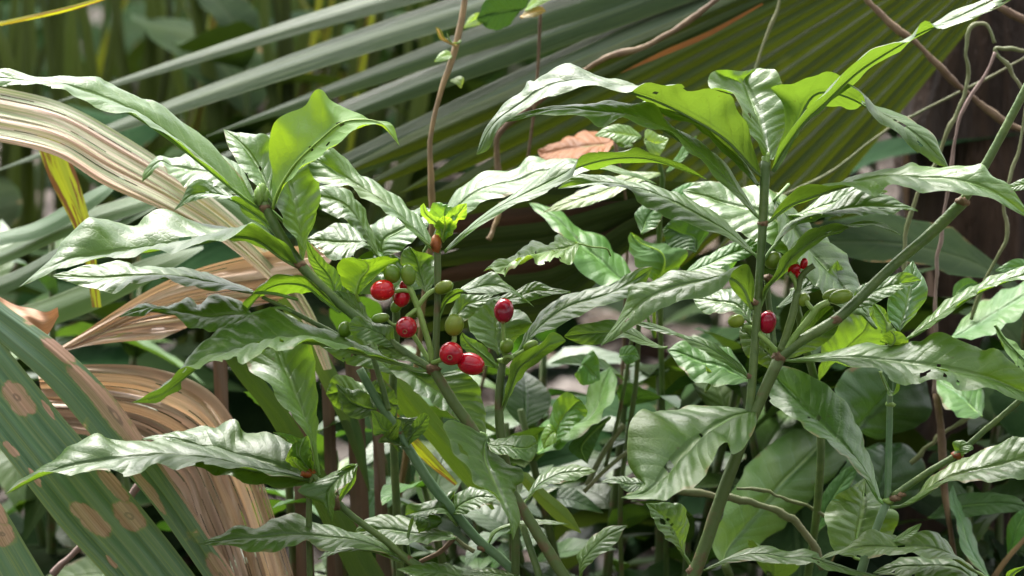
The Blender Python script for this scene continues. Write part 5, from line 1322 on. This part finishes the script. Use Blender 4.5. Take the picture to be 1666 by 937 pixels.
def trunk(x, y0, wid, d, label, tint):
    p0 = P(x, y0, d)
    t = thing('palm_tree', label, 'tree', to_ground(p0))
    path = np.array([to_ground(p0), p0 * 0.5 + to_ground(p0) * 0.5, p0, p0 + np.array([0.01, 0.02, 0.5])])
    o = tube('trunk', path, np.array([1.15, 1.05, 1, 0.95]) * wid * S * (DIST + d) / DIST, M['trunk'], t, n=28, bump=0.04, steps=40)
    o.color = (*tint, 1)
    for k in range(16):       # loose fibres and old leaf bases along the trunk
        xx = x + rng.uniform(-0.95, 0.95) * wid
        yy = rng.uniform(-40, 420)
        dd = d - wid * math.sqrt(max(0.02, 1 - ((xx - x) / wid) ** 2)) * 1.05
        s = '%f,%f %f,%f %f,%f' % (xx, yy, xx + rng.uniform(-8, 8), yy + 90, xx + rng.uniform(-14, 14), yy + 190)
        strap(t, 'F', s, ' '.join('%f,%f' % (float(q.split(',')[0]) + rng.uniform(9, 16), float(q.split(',')[1])) for q in s.split()), (dd, dd - 10), (dd, dd - 8), fold=4, mat='deadgrey', tint=tuple(np.array([1, 0.9, 0.85]) * rng.uniform(0.4, 1.0)), n=14, m=2, name='leaf_base')
    return t

trunk(1590, 300, 130, 1700, 'thick shaggy dark brown palm trunk at the right edge', (0.9, 0.8, 0.75))
trunk(1340, 420, 50, 2600, 'thin dark palm trunk glimpsed through the gap right of the tall stem', (0.8, 0.75, 0.7))

# ------------------------------------------------------------------ ground, litter, undergrowth
N = 60
gx = np.linspace(-14, 14, N)
gy = np.concatenate([np.linspace(-4, 5, 36), np.linspace(5.6, 40, N - 36)])
V = [(x, y, 0.018 * math.sin(x * 3.1 + y) + 0.02 * math.sin(y * 2.3 - x * 1.7) - 0.03) for y in gy for x in gx]
F = [(j * N + i, j * N + i + 1, (j + 1) * N + i + 1, (j + 1) * N + i) for j in range(N - 1) for i in range(N - 1)]
gr = mesh_obj('ground', V, F, M['soil'])
gr['kind'] = 'structure'

V, F = [], []
for k in range(5200):
    y = 1.0 + 7 * rng.uniform() ** 1.7
    x = rng.uniform(-0.34, 0.34) * (y + 0.6)
    a, L, wd = rng.uniform(0, 6.28), rng.uniform(0.03, 0.085), rng.uniform(0.009, 0.026)
    c = np.array([x, y, rng.uniform(0.0, 0.03)])
    u = np.array([math.cos(a), math.sin(a), rng.uniform(-0.35, 0.35)])
    v = np.array([-math.sin(a), math.cos(a), rng.uniform(-0.5, 0.5)])
    curl = rng.uniform(-0.02, 0.03)
    k0 = len(V)
    for s, wf in ((-1, 0.1), (-0.4, 0.9), (0.3, 0.9), (1, 0.08)):
        for q in (-1, 0, 1):
            V.append(c + u * L * s + v * wd * wf * q + np.array([0, 0, curl * (s * s) + 0.008 * abs(q) * wf]))
    for r in range(3):
        for q in range(2):
            F.append((k0 + r * 3 + q, k0 + r * 3 + q + 1, k0 + r * 3 + q + 4, k0 + r * 3 + q + 3))
lt = mesh_obj('leaf_litter', V, F, M['litter'])
lt['kind'] = 'stuff'
lt['label'] = 'brown fallen leaves littering the dark ground'
lt['category'] = 'leaf litter'

# undergrowth shrubs: shared leaf meshes, every leaf an object of its own
def generic_leaf(L, wd, droop, foldv, matk):
    n, m = 14, 3
    t = np.linspace(0, 1, n)
    V = []
    for i in range(n):
        pw = wd * math.sin(math.pi * t[i] ** 0.85) ** 0.9
        for j in range(-m, m + 1):
            v = j / m
            V.append((v * pw, t[i] * L, -droop * t[i] ** 2 * L + abs(v) * pw * foldv + 0.06 * pw * math.sin(t[i] * 25) * abs(v)))
    c = 2 * m + 1
    F = [(i * c + j, i * c + j + 1, (i + 1) * c + j + 1, (i + 1) * c + j) for i in range(n - 1) for j in range(c - 1)]
    uv = np.stack(np.meshgrid(t, (np.linspace(-1, 1, c) + 1) / 2, indexing='ij'), -1).reshape(-1, 2)
    me = bpy.data.meshes.new('leaf')
    me.from_pydata(V, [], F)
    me.materials.append(M[matk])
    uvl = me.uv_layers.new(name='UVMap')
    li = np.zeros(len(me.loops), dtype=np.int32)
    me.loops.foreach_get('vertex_index', li)
    uvl.data.foreach_set('uv', uv.astype(np.float32)[li].ravel())
    me.polygons.foreach_set('use_smooth', [True] * len(me.polygons))
    return me

GENB = [generic_leaf(L, wd, dr, fv, 'back') for (L, wd, dr, fv) in ((0.07, 0.016, 0.5, 0.25), (0.055, 0.017, 0.8, 0.15), (0.08, 0.013, 0.4, 0.3), (0.045, 0.015, 0.6, 0.2))]
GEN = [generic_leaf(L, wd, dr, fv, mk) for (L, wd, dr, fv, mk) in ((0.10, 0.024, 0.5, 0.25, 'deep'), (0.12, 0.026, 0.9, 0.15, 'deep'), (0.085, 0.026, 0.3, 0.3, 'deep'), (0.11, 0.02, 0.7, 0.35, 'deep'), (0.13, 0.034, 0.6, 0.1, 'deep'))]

def filler(x, y, h, label, nl, spread=1.0, tint=1.0, size=1.0, gen=None):
    gen = gen or GEN
    rg = np.random.default_rng(int(abs(x) * 1e4) + int(y * 1e3))
    r = thing('undergrowth_shrub', label, 'shrub', (x, y, 0), 'undergrowth shrubs behind')
    lean = rg.uniform(-0.06, 0.06, 2)
    path = np.array([[x, y, -0.02], [x + lean[0] * 0.5, y + lean[1] * 0.5, h * 0.5], [x + lean[0], y + lean[1], h]])
    tube('stem', path, np.array([0.0028, 0.0024, 0.0015]), M['stem_brown'], r, n=6, steps=10)
    for k in range(nl):
        f = 0.12 + 0.88 * (k + 0.5) / nl
        az = (k // 2) * 1.5 + (k % 2) * math.pi + rg.uniform(-0.5, 0.5)
        p = np.array([lean[0] * f, lean[1] * f, h * f])
        o = bpy.data.objects.new('leaf', gen[rg.integers(len(gen))])
        o.parent = r
        el = rg.uniform(-0.1, 0.8) if f < 0.85 else rg.uniform(0.4, 1.1)
        mt = Matrix.Translation(p) @ Matrix.Rotation(az, 4, 'Z') @ Matrix.Rotation(el, 4, 'X') @ Matrix.Rotation(rg.uniform(-0.5, 0.5), 4, 'Y') @ Matrix.Scale(size * rg.uniform(0.7, 1.25), 4)
        o.matrix_local = mt
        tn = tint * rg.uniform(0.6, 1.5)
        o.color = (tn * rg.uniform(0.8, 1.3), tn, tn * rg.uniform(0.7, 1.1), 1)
        col.objects.link(o)
    return r

FILL = [  # px x, depth, height, leaves, size, where
    (560, 900, 0.20, 17, 0.75, 'low dark undergrowth shrub under the left berry plant'),
    (1080, 900, 0.27, 23, 0.75, 'undergrowth shrub just left of the tall stem, in shade'),
    (1330, 1000, 0.28, 23, 0.83, 'undergrowth shrub behind the drooping leaf right of the tall stem'),
    (1500, 900, 0.30, 23, 0.75, 'leafy undergrowth shrub behind the right-hand side stem'),
    (1640, 1100, 0.33, 23, 0.83, 'undergrowth shrub at the right edge in the shade'),
    (1180, 1500, 0.32, 23, 0.83, 'farther undergrowth shrub right of the middle gap'),
    (1420, 1900, 0.36, 27, 0.90, 'farther undergrowth shrub below the big fan at the right'),
    (120, 1500, 0.28, 23, 0.83, 'light green undergrowth shrub far behind the left edge'),
    (30, 1900, 0.34, 27, 0.90, 'undergrowth shrub at the far left behind the striped frond'),
    (250, 2200, 0.34, 27, 0.90, 'undergrowth shrub below the far strap leaves'),
    (420, 2500, 0.40, 27, 0.95, 'undergrowth shrub behind the left fan blades'),
    (600, 3200, 0.42, 30, 0.95, 'far undergrowth shrub at the top behind the fan'),
    (850, 3600, 0.44, 30, 0.95, 'far undergrowth shrub behind the middle of the fan'),
    (1150, 3400, 0.44, 30, 0.95, 'far undergrowth shrub behind the right part of the fan'),
    (1500, 3000, 0.46, 30, 0.95, 'far undergrowth shrub left of the shaggy trunk'),
    (1700, 2600, 0.44, 30, 0.95, 'far undergrowth shrub beside the shaggy trunk'),
    (60, 4200, 0.48, 34, 0.95, 'farthest undergrowth shrub at the left edge'),
    (330, 4800, 0.50, 34, 0.95, 'farthest undergrowth shrub below the yellow strap leaves'),
]
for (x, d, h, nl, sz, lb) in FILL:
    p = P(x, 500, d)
    filler(p[0], p[1], h, lb, nl, size=sz, tint=0.55)  # low tint darkens these leaves for shade the open sky does not give

MID = [  # px x, px y of the top, depth, leaves, label
    (520, 600, 590, 22, 'small leafy seedling behind the hanging leaf of the low left shrub'),
    (600, 760, 640, 22, 'small leafy seedling behind the bluish slanting stem'),
    (700, 830, 560, 22, 'small leafy seedling at the bottom between the two slanting stems'),
    (560, 850, 680, 20, 'small leafy seedling at the bottom under the low left shrub'),
    (880, 640, 600, 26, 'leafy seedling right of the touching red berries, in shade'),
    (960, 760, 560, 26, 'leafy seedling at the lower middle left of the broad curled leaf'),
    (920, 850, 680, 22, 'leafy seedling at the bottom edge in the middle'),
    (1060, 600, 720, 24, 'leafy seedling left of the upright berry stem'),
    (1090, 840, 580, 22, 'leafy seedling at the foot of the tall berry shrub'),
    (1240, 830, 880, 22, 'leafy seedling behind the foot of the tall berry shrub, to its right'),
    (1380, 560, 900, 26, 'leafy seedling under the long bare slanting branch'),
    (1500, 600, 640, 24, 'leafy seedling behind the chewed leaf at the right'),
    (1580, 760, 680, 26, 'leafy seedling behind the forked stem at the right edge'),
    (1640, 640, 820, 24, 'leafy seedling beside the right edge under the chewed leaf'),
    (1420, 840, 560, 22, 'leafy seedling in the lower right corner behind the curled leaf'),
    (760, 470, 880, 22, 'leafy seedling in the shade behind the upright berry'),
    (660, 560, 780, 22, 'leafy seedling behind the fork of the left berry shrub'),
    (800, 560, 760, 34, 'leafy seedling in the dark gap right of the upright berry'),
    (860, 520, 900, 34, 'leafy seedling farther back in the gap right of the upright berry'),
    (930, 560, 700, 34, 'leafy seedling behind the curled pale green seedling'),
    (1000, 540, 800, 34, 'leafy seedling in the gap left of the long pointed pale leaf'),
    (1080, 560, 760, 34, 'leafy seedling in the gap under the long pointed pale leaf'),
    (880, 700, 640, 30, 'low leafy seedling in the bottom gap right of the hanging front leaf'),
    (970, 720, 720, 30, 'low leafy seedling in the bottom gap left of the broad notched leaf'),
    (620, 700, 700, 30, 'low leafy seedling behind the small crumpled leaves'),
    (500, 720, 760, 30, 'low leafy seedling behind the upright leaf of the low left shrub'),
    (60, 330, 1300, 24, 'light leafy seedling far behind the yellow drooping blade'),
    (160, 390, 1500, 24, 'light leafy seedling far behind the pale left-pointing leaf'),
    (330, 640, 780, 20, 'leafy seedling behind the withered brown curtain'),
]
for (x, yt, d, nl, lb) in MID:
    p = P(x, yt, d)
    filler(p[0], p[1], max(0.12, p[2] - 0.01), lb, max(8, int(nl * 0.62)), size=0.62 if d < 900 else 0.9, tint=0.9, gen=GENB)

# fallen twigs on the ground
for k in range(14):
    y = rng.uniform(1.7, 3.4)
    x = rng.uniform(-0.16, 0.16) * y
    a = rng.uniform(0, 3.14)
    L = rng.uniform(0.12, 0.4)
    c = np.array([x, y, 0.02])
    u = np.array([math.cos(a), math.sin(a), rng.uniform(0.05, 0.5)]) * L
    t_ = thing('twig', 'dead twig lying among the fallen leaves on the forest floor', 'twig', c, 'dead twigs on the forest floor')
    tube('stem', np.array([c - u * 0.2, c + u * 0.3 + rng.uniform(-0.01, 0.01, 3), c + u]), np.array([0.0035, 0.003, 0.0015]), M['bark' if k % 2 else 'twig_tan'], t_, n=6, steps=10)

# far forest understorey, one mass
V, F = [], []
for k in range(5200):
    y = rng.uniform(5.5, 9.5)
    x = rng.uniform(-0.30, 0.30) * y
    z = rng.uniform(0, 0.62) * min(1, 0.35 + 0.16 * (y - 4))
    L, wd = rng.uniform(0.05, 0.13), rng.uniform(0.012, 0.04)
    a, e = rng.uniform(0, 6.28), rng.uniform(-1.0, 1.0)
    u = np.array([math.cos(a) * math.cos(e), math.sin(a) * math.cos(e), math.sin(e)])
    v = np.cross(u, rng.standard_normal(3))
    v /= np.linalg.norm(v)
    c = np.array([x, y, z])
    k0 = len(V)
    V += [c - u * L, c - u * L * 0.2 + v * wd, c + u * L, c - u * L * 0.2 - v * wd]
    F.append((k0, k0 + 1, k0 + 2, k0 + 3))
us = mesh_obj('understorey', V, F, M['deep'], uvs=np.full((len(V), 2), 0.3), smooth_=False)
us['kind'] = 'stuff'
us['label'] = 'dark blurred mass of forest undergrowth far behind'
us['category'] = 'undergrowth'

# unseen forest foliage beside and behind the camera, added to cut sky light
V, F = [], []
for k in range(4500):
    az = rng.uniform(math.radians(66), math.radians(294))      # measured from straight ahead
    r = rng.uniform(2.4, 4.2)
    L, wd = rng.uniform(0.08, 0.2), rng.uniform(0.03, 0.08)
    a, e = rng.uniform(0, 6.28), rng.uniform(-1.2, 0.6)
    u = np.array([math.cos(a) * math.cos(e), math.sin(a) * math.cos(e), math.sin(e)])
    v = np.cross(u, rng.standard_normal(3))
    v /= np.linalg.norm(v)
    c = np.array([math.sin(az) * r, math.cos(az) * r, 3.6 * rng.uniform() ** 0.9])
    k0 = len(V)
    V += [c - u * L, c - u * L * 0.2 + v * wd, c + u * L, c - u * L * 0.2 - v * wd]
    F.append((k0, k0 + 1, k0 + 2, k0 + 3))
sf = mesh_obj('added_thicket', V, F, M['deep'], uvs=np.full((len(V), 2), 0.3), smooth_=False)
sf['kind'] = 'stuff'
sf['label'] = 'unseen leaf mass added round the clearing to block sky light'
sf['category'] = 'added_thicket'

for o in list(bpy.data.objects):
    if '_loc' in o:
        del o['_loc']
